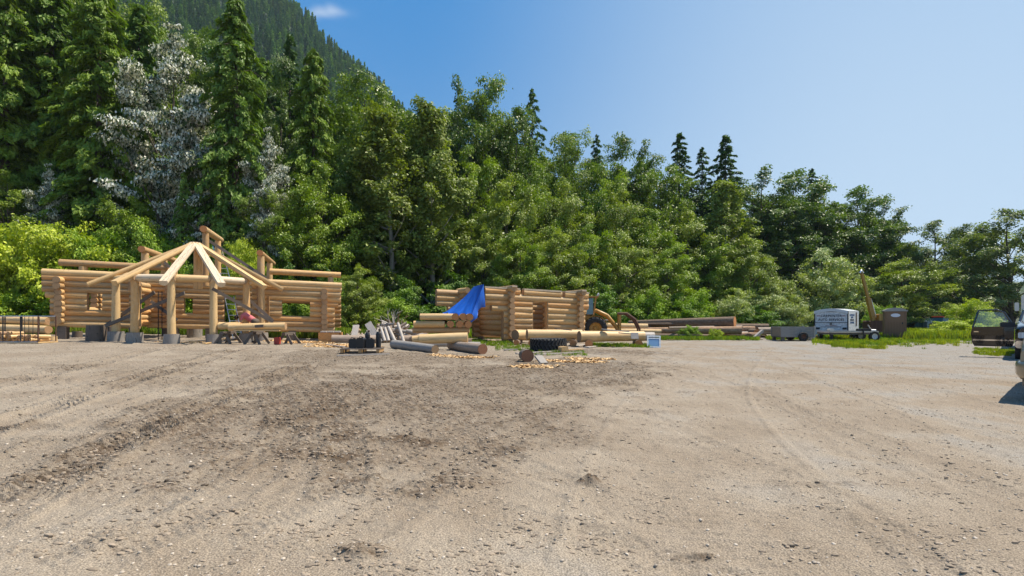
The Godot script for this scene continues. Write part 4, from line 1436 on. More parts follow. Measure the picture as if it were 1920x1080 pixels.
func build_logs() -> void:
	rng.seed = 501
	# stack under the tarp
	var st := 25.0
	var lay := func(px0: float, px1: float, py: float, r: float, m: Material, label: String, dd := 0.0):
		log_thing("log", wp(px0, py, st + dd), wp(px1, py, st + dd), r, r, m, M.end_grain, label, "log", "logs stacked under the blue tarp")
	var gy0 := yard_y(-4.0, 25.0)
	log_thing("log", Vector3(-4.6, gy0 + 0.14, -24.8), Vector3(-1.9, gy0 + 0.14, -25.1), 0.16, 0.16, M.bark, M.end_grain, "lowest dark log of the stack under the tarp", "log", "logs stacked under the blue tarp")
	lay.call(774, 880, 619, 0.14, M.log_1, "second lowest log of the stack under the tarp", 0.1)
	lay.call(776, 834, 608, 0.16, M.log_2, "middle log of the stack under the tarp, left of the cut ends")
	lay.call(788, 850, 594, 0.155, M.peeled_sun, "topmost log of the stack under the tarp")
	var k := 0
	for q in [[845, 608], [862, 608], [878, 608.5], [854, 594], [869, 594], [881, 594.5]]:
		var e := wp(q[0], q[1], st - 0.15)
		log_thing("log", e, e + Vector3(-0.2, 0, -1.5), 0.17, 0.165, honey(), M.end_orange, ["left cut log end in the lower row of the tarp stack", "middle cut log end in the lower row of the tarp stack", "right cut log end in the lower row of the tarp stack", "left cut log end in the upper row of the tarp stack", "middle cut log end in the upper row of the tarp stack", "right cut log end in the upper row of the tarp stack"][k], "log", "log ends of the tarp stack")
		k += 1
	# big peeled log on two grey ones
	var t0 := thing("peeled_log", wp(826, 634.5, 22.0), "thick freshly peeled yellow log with a notched end", "log")
	var pa := wp(787, 636, 22.0) - t0.position
	var pb := wp(877, 633, 22.0) - t0.position
	part("stem", log_mesh(pa, pb, 0.205, 0.215, M.peeled, M.end_grain, 18, 5), t0, (pa + pb) * 0.5)
	var pc := wp(774, 637, 22.0) - t0.position
	part("tenon", log_mesh(pc, pa + Vector3(0.02, 0, 0), 0.15, 0.17, M.peeled_sun, M.end_orange, 8, 2), t0, (pc + pa) * 0.5)
	glog(738, 22.4, 816, 19.9, 0.19, 0.17, M.grey_log, M.end_grey, "grey log lying under the notched end of the peeled log", 0.0)
	glog(846, 22.6, 905, 19.8, 0.19, 0.2, M.grey_warm, M.end_red, "grey log with a reddish cut end under the peeled log", 0.0)
	glog(800, 24.0, 900, 24.6, 0.13, 0.13, M.grey_log, M.end_grey, "thin grey log behind the peeled log", 0.0)
	# long logs in front of the cabin on bunks
	var fr := "long pale logs before the cabin"
	log_thing("log", wp(988, 627, 26.6), wp(1090, 627, 27.2), 0.26, 0.25, M.peeled_sun, M.end_grey, "pale long log lying before the cabin doorway", "log", fr)
	log_thing("log", wp(1086, 631, 26.2), wp(1206, 630, 27.2), 0.28, 0.25, M.peeled_sun, M.end_grey, "thickest pale log, lying right of the lying tyre", "log", fr)
	log_thing("log", wp(966, 628, 27.6), wp(1010, 627, 29.0), 0.27, 0.25, M.peeled_sun, M.end_grey, "short pale log beside the cabin's front corner", "log", fr)
	log_thing("log", wp(1206, 631, 27.25), wp(1226, 631, 27.3), 0.22, 0.22, M.driftwood, M.end_grain, "short pale log piece beside the blue-grey sash", "log", fr)
	for q in [[972, 27.7, "bunk under the short pale log at the cabin corner"], [1000, 27.0, "bunk under the left end of the doorway log"], [1076, 27.1, "bunk under the right end of the doorway log"], [1105, 26.5, "bunk under the left end of the thickest pale log"], [1196, 27.2, "bunk under the right end of the thickest pale log"]]:
		var p := gp(q[0], q[1])
		p.y = yard_y(p.x, q[1])
		var bot: float = EYE + (HORIZON - 637.0) * q[1] / F
		var rr := maxf(0.1, (bot - p.y) * 0.5 + 0.02)
		log_thing("bunk_log", p + Vector3(-0.12, rr - 0.02, 0.7), p + Vector3(0.1, rr - 0.02, -0.8), rr, rr, M.bark, M.end_orange, q[2], "bunk log", "bunks under the long pale logs")
	plank_thing("plank", wp(1040, 616, 26.5), wp(1072, 619, 26.3), 0.12, 0.04, M.dark_plank, "short dark plank on the doorway log")
	plank_thing("plank", wp(1128, 617, 26.4), wp(1180, 622, 26.0), 0.2, 0.035, M.driftwood, "bleached plank lying on the thickest pale log")
	plank_thing("plank", wp(1160, 624, 26.0), wp(1184, 626, 26.0), 0.16, 0.04, M.dark_plank, "dark short plank against the thickest pale log")
	plank_thing("plank", wp(1183, 629.5, 25.9), wp(1197, 629.5, 25.95), 0.3, 0.04, M.driftwood, "square whitish board hung on the thickest pale log", "board", "", Vector3(0, 0.2, 1))
	# sash leaning at the log end
	var sp := gp(1226, 26.2)
	sp.y = yard_y(sp.x, 26.2)
	var sash := thing("window_sash", sp, "blue-grey framed sash leaning on the pale log end", "window sash")
	var SB := Mb.new()
	var lean := Basis(Vector3.UP, -0.25) * Basis(Vector3.RIGHT, -0.5)
	for q in [[Vector3(-0.29, 0.33, 0), Vector3(0.07, 0.66, 0.05)], [Vector3(0.29, 0.33, 0), Vector3(0.07, 0.66, 0.05)], [Vector3(0, 0.035, 0), Vector3(0.51, 0.07, 0.05)], [Vector3(0, 0.63, 0), Vector3(0.51, 0.07, 0.05)], [Vector3(0, 0.5, 0), Vector3(0.51, 0.05, 0.045)]]:
		SB.bx(q[0], q[1])
	part("frame", SB.mesh(M.white_paint), sash, Vector3.ZERO, lean)
	var SG := Mb.new()
	SG.bx(Vector3(0, 0.3, 0), Vector3(0.5, 0.5, 0.012))
	part("pane", SG.mesh(mat("sash_pane", 0.16, 0.27, 0.42, 0.15)), sash, Vector3.ZERO, lean)
	# things lying in front of the cabin
	var q0 := on_ground(988, 682)
	q0.y = yard_y(q0.x, -q0.z)
	log_thing("log", q0 + Vector3(0.02, 0.17, 0.0), q0 + Vector3(-0.05, 0.17, -0.6), 0.19, 0.19, M.dark_plank, M.end_red, "short log round lying end-on in the sawdust", "log")
	var q1 := on_ground(1015, 685)
	q1.y = yard_y(q1.x, -q1.z)
	plank_thing("slab", q1 + Vector3(0.08, 0.02, 0), q1 + Vector3(-0.08, 0.22, -0.25), 0.26, 0.05, M.grey_log, "grey slab leaning beside the short log round", "slab")
	var q2 := on_ground(1056, 662)
	q2.y = yard_y(q2.x, -q2.z)
	var BB := Mb.new()
	BB.cbox(Vector3(0, 0.12, 0), Vector3(0.3, 0.26, 0.3), 0.04)
	solo("wood_block", BB.mesh(M.log_0), q2, Basis(Vector3.UP, 0.4), "orange wood block at the right foot of the lying tyre", "block")
	for q in [[968, 664, 1048, 661, 0.14, "long pale plank lying before the tyre"], [1006, 667, 1090, 664, 0.1, "thinner pale plank nearest the sawdust"], [1064, 658, 1092, 657, 0.16, "short bleached plank right of the orange block"], [1080, 650, 1150, 642, 0.2, "bleached board lying under the thickest pale log"], [1100, 653, 1130, 649, 0.24, "second bleached board lying under the thickest pale log"], [945, 657, 970, 657, 0.16, "short grey offcut left of the tyre"], [973, 656, 995, 655, 0.18, "pale offcut near the tyre's left side"], [612, 647, 646, 653, 0.08, "thin pole lying right of the log house"], [632, 670, 730, 668, 0.06, "thin bleached pole in front of the pallet"], [355, 642, 390, 641, 0.12, "short yellow offcut before the pavilion"], [382, 646, 400, 643, 0.14, "orange offcut before the work table"]]:
		var a := on_ground(q[0], q[1])
		var b := on_ground(q[2], q[3])
		a.y = maxf(yard_y(a.x, -a.z), yard_y(b.x, -b.z)) + 0.03
		b.y = a.y
		plank_thing("plank", a, b, q[4], 0.04, M.peeled_sun if q[5].contains("yellow") or q[5].contains("orange") else M.driftwood, q[5])
	# loader tyre lying on its side
	tyre(gp(1028, 22.3), 0.74, 0.42, 0.52, "big loader tyre lying flat before the cabin")
	# the two long logs at the left edge
	var lg := "long logs at the left edge"
	glog(-60, 28.6, 91, 27.4, 0.21, 0.21, M.peeled_sun, M.end_grain, "lower long pale log at the left edge behind the steel cage", 0.1, lg)
	glog(-60, 29.0, 92, 27.8, 0.22, 0.22, M.peeled_sun, M.end_grain, "upper long pale log at the left edge behind the steel cage", 0.52, lg)
	var yb := gp(98, 22.0)
	yb.y = yard_y(yb.x, 22.0)
	log_thing("stump", yb, yb + Vector3(0, 0.24, 0), 0.17, 0.16, M.peeled, M.end_grain, "small yellow round standing left of the house", "stump")
	# right-hand log pile
	var pg := "logs of the long pile"
	var pile := [
		[1180, 44.0, 1378, 39.0, 0.22, 0.40, "bark", "end_orange", 0.85, "topmost tapered log of the long pile"],
		[1205, 43.0, 1440, 42.5, 0.20, 0.24, "bark", "end_red", 0.62, "log of the pile reaching furthest right at half height"],
		[1150, 40.5, 1390, 38.2, 0.2, 0.3, "bark_pale", "end_orange", 0.35, "slanting log below the topmost tapered one"],
		[1185, 40.0, 1300, 39.6, 0.25, 0.2, "bark", "end_red", 0.0, "dark barked log at the foot of the pile's left half"],
		[1215, 38.4, 1330, 37.8, 0.2, 0.2, "bark", "end_red", 0.0, "mossy log at the front foot of the pile"],
		[1300, 40.5, 1425, 39.6, 0.24, 0.24, "bark_pale", "end_red", 0.0, "pale log at the foot of the pile's right half"],
		[1320, 43.5, 1440, 42.8, 0.28, 0.26, "bark", "end_red", 0.0, "back bottom log of the pile's right half"],
		[1190, 45.5, 1330, 45.0, 0.3, 0.3, "bark", "end_red", 0.0, "back bottom log of the pile's left half"],
		[1210, 44.5, 1340, 44.0, 0.26, 0.26, "bark", "end_red", 0.5, "dark middle log at the back of the pile"],
		[1340, 42.0, 1415, 41.4, 0.25, 0.25, "bark_pale", "end_orange", 0.42, "short log with an orange end in the pile's middle"],
		[1370, 44.8, 1420, 40.2, 0.26, 0.27, "bark", "end_orange", 0.2, "log with its cut end turned to the yard, behind the weeds"],
		[1402, 38.8, 1404, 37.0, 0.24, 0.24, "bark", "end_red", 0.0, "short log end-on to the yard beside the grey beam"],
		[1120, 41.0, 1215, 40.0, 0.3, 0.27, "peeled_sun", "end_grain", 0.55, "upper peeled log behind the loader forks"],
		[1130, 40.4, 1240, 39.4, 0.24, 0.22, "peeled_sun", "end_grain", 0.25, "lower peeled log behind the loader forks"],
		[1110, 41.8, 1235, 40.9, 0.28, 0.28, "bark_pale", "end_orange", 0.0, "barked log under the peeled ones by the loader"],
	]
	for q in pile:
		glog(q[0], q[1], q[2], q[3], q[4], q[5], M[q[6]], M[q[7]], q[9], q[8], pg)
	var thin := ["thin barked pole lying on the left half of the pile", "thin barked pole low in the middle of the pile", "thin pole crossing the right half of the pile", "thin pole at the back of the pile near the spires", "slender bleached pole at the front foot of the pile", "short thin pole between the pile and the bin trailer", "thin pole near the cut ends of the pile", "crooked thin pole behind the weeds of the pile"]
	for j in thin.size():
		var px := 1200.0 + j * 27.0
		glog(px, rnd(37.5, 43.0), px + rnd(60, 140), rnd(37.5, 43.0), rnd(0.07, 0.12), rnd(0.08, 0.13), [M.bark, M.bark_pale, M.grey_warm, M.driftwood][j % 4], M.end_orange, thin[j], [0.95, 0.3, 0.75, 0.6, 0.0, 0.0, 0.5, 0.3][j], pg)
	for j in 26:
		var px := rnd(1225, 1425)
		var dd := rnd(35.3, 37.2)
		var a := gp(px, dd)
		a.y = yard_y(a.x, dd) + 0.04
		var dir := Vector3(rnd(-1, 1), 0, rnd(-0.5, 0.5)).normalized() * rnd(0.15, 0.5)
		log_thing("wood_scrap", a - dir, a + dir, 0.04, 0.03, [M.driftwood, M.grey_warm, M.bark_pale][j % 3], M.end_grey, "wood scrap lying on the dirt before the long log pile", "wood scrap", "wood scraps before the long log pile", 6, 1)
	var ga := gp(1413, 37.2)
	ga.y = yard_y(ga.x, 37.2) + 0.08
	var gb := gp(1430, 37.4)
	gb.y = ga.y + 0.55
	plank_thing("beam", ga, gb, 0.2, 0.16, M.driftwood, "bleached squared beam tilted against the pile's right end", "beam")
	for q in [[1420, 40.5, 1530, 41.5, 0.2, "long weathered timber behind the wooden bin trailer", 0.45], [1430, 41.5, 1540, 42.0, 0.16, "second long timber behind the wooden bin trailer", 0.25], [1436, 39.8, 1500, 40.4, 0.16, "low timber left of the bin trailer", 0.0]]:
		glog(q[0], q[1], q[2], q[3], q[4], q[4], M.grey_warm, M.end_red, q[5], q[6])
	# boards and bits by the right end of the log house
	var dk := gp(620, 26.4)
	dk.y = yard_y(dk.x, 26.4)
	var deck := thing("board_deck", dk, "low deck of three bleached boards beside the house's right end", "deck")
	for j in 3:
		var B := Mb.new()
		B.bx(Vector3.ZERO, Vector3(0.28, 0.06, 0.9))
		part("board", B.mesh(M.driftwood), deck, Vector3(-0.32 + 0.33 * j, 0.5, 0), Basis(Vector3.UP, 0.25))
	for j in 2:
		var B := Mb.new()
		B.bx(Vector3.ZERO, Vector3(0.95, 0.46, 0.16))
		part("bearer", B.mesh(M.log_4), deck, Vector3(0, 0.235, -0.3 + 0.6 * j))
	glog(622, 25.6, 672, 25.9, 0.2, 0.2, M.grey_warm, M.end_grey, "weathered log lying beside the board deck", 0.0)
	glog(668, 25.9, 708, 26.5, 0.2, 0.2, M.grey_warm, M.end_grey, "weathered log below the leaning slabs", 0.0)
	glog(745, 27.0, 790, 27.4, 0.2, 0.22, M.grey_warm, M.end_grey, "weathered log left of the tarp stack", 0.0)

func tyre(at: Vector3, ro: float, ri: float, w: float, label: String) -> void:
	at.y = yard_y(at.x, -at.z) - 0.01
	var o := thing("loader_tyre", at, label, "tyre")
	var B := Mb.new()
	B.lathe([Vector2(ri, 0.06), Vector2(ri + 0.06, 0.0), Vector2(ro - 0.1, 0.0), Vector2(ro - 0.03, 0.07), Vector2(ro - 0.03, w - 0.07), Vector2(ro - 0.1, w), Vector2(ri + 0.06, w), Vector2(ri, w - 0.06), Vector2(ri + 0.05, w * 0.5), Vector2(ri, 0.06)], Vector3.ZERO, Vector3.UP, 36)
	part("casing", B.mesh(M.rubber), o)
	var T := Mb.new()
	T.bx(Vector3.ZERO, Vector3(0.075, w * 0.56, 0.07))
	var tm := T.mesh(M.rubber)
	for k in 30:
		var a := TAU * k / 30.0
		for s in [0, 1]:
			part("lug", tm, o, Vector3(cos(a + s * 0.1) * (ro - 0.01), w * (0.27 + 0.46 * s), sin(a + s * 0.1) * (ro - 0.01)), Basis(Vector3.UP, -a) * Basis(Vector3.RIGHT, 0.5 if s == 0 else -0.5))
	# standing wheels reuse nothing of this

func build_brush() -> void:
	rng.seed = 601
	# leaning slabs and posts
	var sl := [[712, 640, 690, 606, 0.34, "widest bleached slab leaning at the brush pile"], [662, 640, 668, 610, 0.3, "bleached slab standing on end left of the wide one"], [722, 641, 714, 615, 0.16, "first slim peeled post leaning at the brush pile"], [729, 641, 722, 615, 0.16, "second slim peeled post leaning at the brush pile"], [741, 640, 728, 613, 0.17, "third slim peeled post leaning at the brush pile"], [757, 628, 746, 606, 0.16, "peeled post leaning behind the slim ones"]]
	for q in sl:
		var a := gp(q[0], 26.4)
		a.y = yard_y(a.x, 26.4)
		var b := wp(q[2], q[3], 27.1)
		if q[4] > 0.25:
			plank_thing("slab", a, b, q[4], 0.09, M.driftwood, q[5], "slab", "", Vector3(0, 0.3, 1))
		else:
			log_thing("post", a + Vector3(0, 0.08, 0), b, q[4] * 0.5, q[4] * 0.48, M.driftwood, M.end_grey, q[5], "post", "slim posts at the brush pile", 8, 3)
	# heap of bleached offcuts
	var n := 0
	for k in 110:
		var px := rnd(655, 800)
		var d := rnd(27.0, 30.8)
		var a := gp(px, d)
		var hump := maxf(0.0, 1.0 - absf(px - 738.0) / 70.0)
		a.y = yard_y(a.x, d) + 0.08 + hump * rng.randf() * 0.95
		var dir := Vector3(rnd(-1, 1), rnd(-0.25, 0.25), rnd(-0.8, 0.8)).normalized()
		var l := rnd(0.3, 1.3)
		var r := rnd(0.05, 0.15)
		var m: Material = [M.driftwood, M.grey_log, M.driftwood, M.grey_warm][k % 4]
		log_thing("firewood", a - dir * l * 0.5, a + dir * l * 0.5, r, r * 0.9, m, M.end_grey, "bleached offcut lying loose in the brush heap behind the slim posts", "firewood", "bleached offcuts of the brush heap", 7, 2)
	# root and branches
	var at := gp(742, 28.6)
	at.y = yard_y(at.x, 28.6) + 0.5
	var o := thing("dead_branch", at, "bleached dead root with forking branches on top of the brush heap", "branch")
	for k in 16:
		var a := rnd(-1.1, 1.3)
		var dir := Vector3(sin(a), cos(a) * 1.0, rnd(-0.4, 0.4)).normalized()
		var l := rnd(0.7, 1.55)
		var p := [Vector3(rnd(-0.1, 0.1), 0, 0)]
		for s in 4:
			dir = (dir + rdir() * 0.3 + Vector3(0.08, 0.05, 0)).normalized()
			p.append((p[s] as Vector3) + dir * l * 0.25)
		var B := Mb.new()
		var r0 := rnd(0.025, 0.06)
		B.tube(p, [r0, r0 * 0.8, r0 * 0.6, r0 * 0.4, 0.008], 5)
		for s in 2:
			var q: Vector3 = p[2 + s]
			B.tube([q, q + (dir + rdir() * 0.8).normalized() * rnd(0.2, 0.5)], [r0 * 0.4, 0.006], 4)
		part("branch", B.mesh(M.driftwood if k % 3 else M.bark_pale), o)
	# pallet with black cans
	var pp := on_ground(680, 664)
	pp.y = yard_y(pp.x, -pp.z) + 0.01
	var pal := thing("pallet", pp, "dark wooden pallet carrying black cans", "pallet", "", 0.08)
	for j in 5:
		var B := Mb.new()
		B.bx(Vector3(0, 0.155, -0.42 + 0.21 * j), Vector3(1.35, 0.025, 0.13))
		part("deck_board", B.mesh(M.dark_plank), pal)
	for j in 3:
		var B := Mb.new()
		B.bx(Vector3(-0.6 + 0.6 * j, 0.085, 0), Vector3(0.1, 0.11, 1.0))
		part("stringer", B.mesh(M.log_1), pal)
		var C := Mb.new()
		C.bx(Vector3(0, 0.018, -0.42 + 0.42 * j), Vector3(1.35, 0.022, 0.12))
		part("bottom_board", C.mesh(M.dark_plank), pal)
	var cans := [[-0.3, 0.1, 0.32, "squat black can at the pallet's left side"], [0.0, 0.15, 0.36, "black can in the middle of the pallet"], [0.28, 0.05, 0.32, "black can right of the pallet's middle"], [0.1, -0.25, 0.57, "tall black can at the back of the pallet"], [0.5, -0.2, 0.6, "tallest black can at the pallet's right end"]]
	for q in cans:
		var c := thing("jerry_can", pp + Vector3(q[0], 0.168, q[1]), q[3], "can", "black cans on the pallet", rnd(-0.4, 0.4))
		var B := Mb.new()
		var h: float = q[2]
		if h > 0.55:
			B.lathe([Vector2(0, 0), Vector2(0.09, 0), Vector2(0.09, h - 0.12), Vector2(0.07, h - 0.06), Vector2(0.03, h - 0.03), Vector2(0, h - 0.03)], Vector3.ZERO, Vector3.UP, 14)
		else:
			B.cbox(Vector3(0, h * 0.5, 0), Vector3(0.27, h, 0.2), 0.04)
		part("body", B.mesh(M.black_plastic), c)
		var C := Mb.new()
		C.tube([Vector3(0.05, h - 0.02, 0), Vector3(0.05, h + 0.04, 0)], [0.03, 0.03], 8)
		part("cap", C.mesh(M.rust), c)
		var D := Mb.new()
		D.tube([Vector3(-0.09, h - 0.02, 0), Vector3(-0.06, h + 0.05, 0), Vector3(0.0, h + 0.05, 0), Vector3(0.02, h - 0.02, 0)], [0.012, 0.012, 0.012, 0.012], 6)
		part("handle", D.mesh(M.black_plastic), c)

func build_workplace() -> void:
	rng.seed = 701
	# two work logs on saw-horses
	var zt := 23.6
	var a := wp(412, 609, zt)
	var top_y := EYE + (HORIZON - 618.5) * zt / F
	for q in [[wp(428, 619, zt), "left saw-horse under the work logs"], [wp(482, 619, zt), "middle saw-horse under the work logs"], [wp(541, 621, zt + 0.5), "right saw-horse standing clear of the work logs"]]:
		var p: Vector3 = q[0]
		var gy := yard_y(p.x, -p.z)
		var h := p.y - gy - 0.12
		var o := thing("sawhorse", Vector3(p.x, gy, p.z), q[1], "saw-horse", "saw-horses of the work place")
		var B := Mb.new()
		B.bx(Vector3(0, h, 0), Vector3(0.16, 0.13, 1.1))
		part("beam", B.mesh(M.dark_plank), o)
		for s in [-1, 1]:
			for t in [-1, 1]:
				var f := Vector3(s * 0.34, 0.0, t * 0.46)
				var g := Vector3(s * 0.05, h, t * 0.34)
				part("leg", plank_mesh(f, g, 0.11, 0.05, M.dark_plank, Vector3(0, 0, 1)), o, (f + g) * 0.5)
	log_thing("work_log", wp(411, 611, zt - 0.1), wp(452, 611, zt - 0.05), 0.17, 0.155, M.peeled, M.end_orange, "short peeled log with an orange end on the saw-horses", "log", "work logs")
	log_thing("work_log", wp(430, 614, zt - 0.45), wp(536, 611.5, zt - 0.3), 0.165, 0.165, M.peeled_sun, M.end_grain, "long peeled log on the saw-horses before the worker", "log", "work logs")
	plank_thing("plank", wp(440, 619.5, zt - 0.5), wp(526, 619.5, zt - 0.45), 0.25, 0.045, M.peeled_sun, "thick plank under the long work log")
	# tool on the log
	plank_thing("chainsaw_bar", wp(478, 612, zt - 0.62), wp(494, 611, zt - 0.62), 0.05, 0.12, M.dark_plank, "dark saw resting on the long work log", "tool")
	var fx := gp(520, 23.4)
	fx.y = yard_y(fx.x, 23.4)
	var jar := thing("fuel_can", fx + Vector3(0, 0, 0), "orange-red fuel can by the right saw-horse leg", "can")
	var B := Mb.new()
	B.cbox(Vector3(0, 0.16, 0), Vector3(0.24, 0.32, 0.16), 0.04)
	part("body", B.mesh(M.red_paint), jar)
	var C := Mb.new()
	C.tube([Vector3(0.05, 0.31, 0), Vector3(0.1, 0.4, 0)], [0.025, 0.018], 8)
	part("spout", C.mesh(M.black_plastic), jar)
	# steel cage of firewood at the left edge
	var cp := gp(22, 20.6)
	cp.y = yard_y(cp.x, 20.6)
	var cage := thing("steel_cage", cp, "open steel mesh cage of firewood at the left edge", "cage")
	var hw := 1.02
	for q in [-hw, -0.34, 0.34, hw]:
		for zz in [0.0, -0.8]:
			var P := Mb.new()
			P.tube([Vector3(q, 0, zz), Vector3(q, 1.05, zz)], [0.022, 0.022], 6)
			part("upright", P.mesh(M.rust if q > 0.5 else M.black_steel), cage)
	for zz in [0.0, -0.8]:
		for y in [0.04, 1.04]:
			var P := Mb.new()
			P.tube([Vector3(-hw, y, zz), Vector3(hw, y, zz)], [0.024, 0.024], 6)
			part("rail", P.mesh(M.galvanised), cage)
	for k in 3:
		var P := Mb.new()
		P.tube([Vector3(0.5 + k * 0.16, 0.05, 0.0), Vector3(0.5 + k * 0.16, 1.04, 0.0)], [0.01, 0.01], 5)
		part("bar", P.mesh(M.black_steel), cage)
	var F_ := Mb.new()
	F_.bx(Vector3(0, 0.02, -0.4), Vector3(2 * hw + 0.1, 0.04, 0.9))
	part("floor_board", F_.mesh(M.peeled_sun), cage)
	for k in 26:
		var row := k / 11
		var p := cp + Vector3(-0.85 + (k % 11) * 0.165 + rnd(-0.03, 0.03) + row * 0.07, 0.12 + row * 0.13, rnd(-0.5, -0.32))
		var dir := Vector3(rnd(-0.5, 0.5), rnd(-0.08, 0.08), 1).normalized()
		log_thing("firewood", p - dir * 0.2, p + dir * 0.2, rnd(0.06, 0.08), rnd(0.055, 0.075), [M.peeled, M.log_0, M.bark_pale][k % 3], M.end_grain, "split firewood billet lying inside the steel cage", "firewood", "firewood in the steel cage", 7, 1)

# ------------------------------------------------------------------ machines and vehicles
func wheel(parent: Node3D, called: String, at: Vector3, axis: Vector3, ro: float, w: float, rimm: Material, lugs := 0) -> void:
	var o := Node3D.new()
	o.name = called
	o.position = at
	parent.add_child(o, true)
	var ax := axis.normalized()
	var B := Mb.new()
	var ri := ro * 0.56
	B.lathe([Vector2(ri, -w * 0.42), Vector2(ro * 0.8, -w * 0.5), Vector2(ro * 0.95, -w * 0.45), Vector2(ro, -w * 0.34), Vector2(ro, w * 0.34), Vector2(ro * 0.95, w * 0.45), Vector2(ro * 0.8, w * 0.5), Vector2(ri, w * 0.42)], Vector3.ZERO, ax, 28)
	part("tyre", B.mesh(M.rubber), o)
	var R := Mb.new()
	R.lathe([Vector2(ri, -w * 0.42), Vector2(ri * 0.9, -w * 0.2), Vector2(ri * 0.4, -w * 0.12), Vector2(ri * 0.3, -w * 0.3), Vector2(0.0, -w * 0.32)], Vector3.ZERO, ax, 20)
	R.lathe([Vector2(0.0, w * 0.32), Vector2(ri * 0.3, w * 0.3), Vector2(ri * 0.4, w * 0.12), Vector2(ri * 0.9, w * 0.2), Vector2(ri, w * 0.42)], Vector3.ZERO, ax, 20)
	part("rim", R.mesh(rimm), o)
	if lugs > 0:
		var sx := Vector3.UP.cross(ax).normalized()
		var T := Mb.new()
		for k in lugs:
			var a := TAU * k / lugs
			for s in [-1.0, 1.0]:
				var dir := Vector3.UP * cos(a + s * 0.06) + sx * sin(a + s * 0.06)
				var tan_ := ax.cross(dir).normalized()
				T.box(dir * ro * 1.0 + ax * s * w * 0.22, dir * 0.035, (ax + tan_ * 0.45 * s).normalized() * w * 0.24, (tan_ - ax * 0.45 * s).normalized() * 0.035)
		part("tread", T.mesh(M.rubber), o)

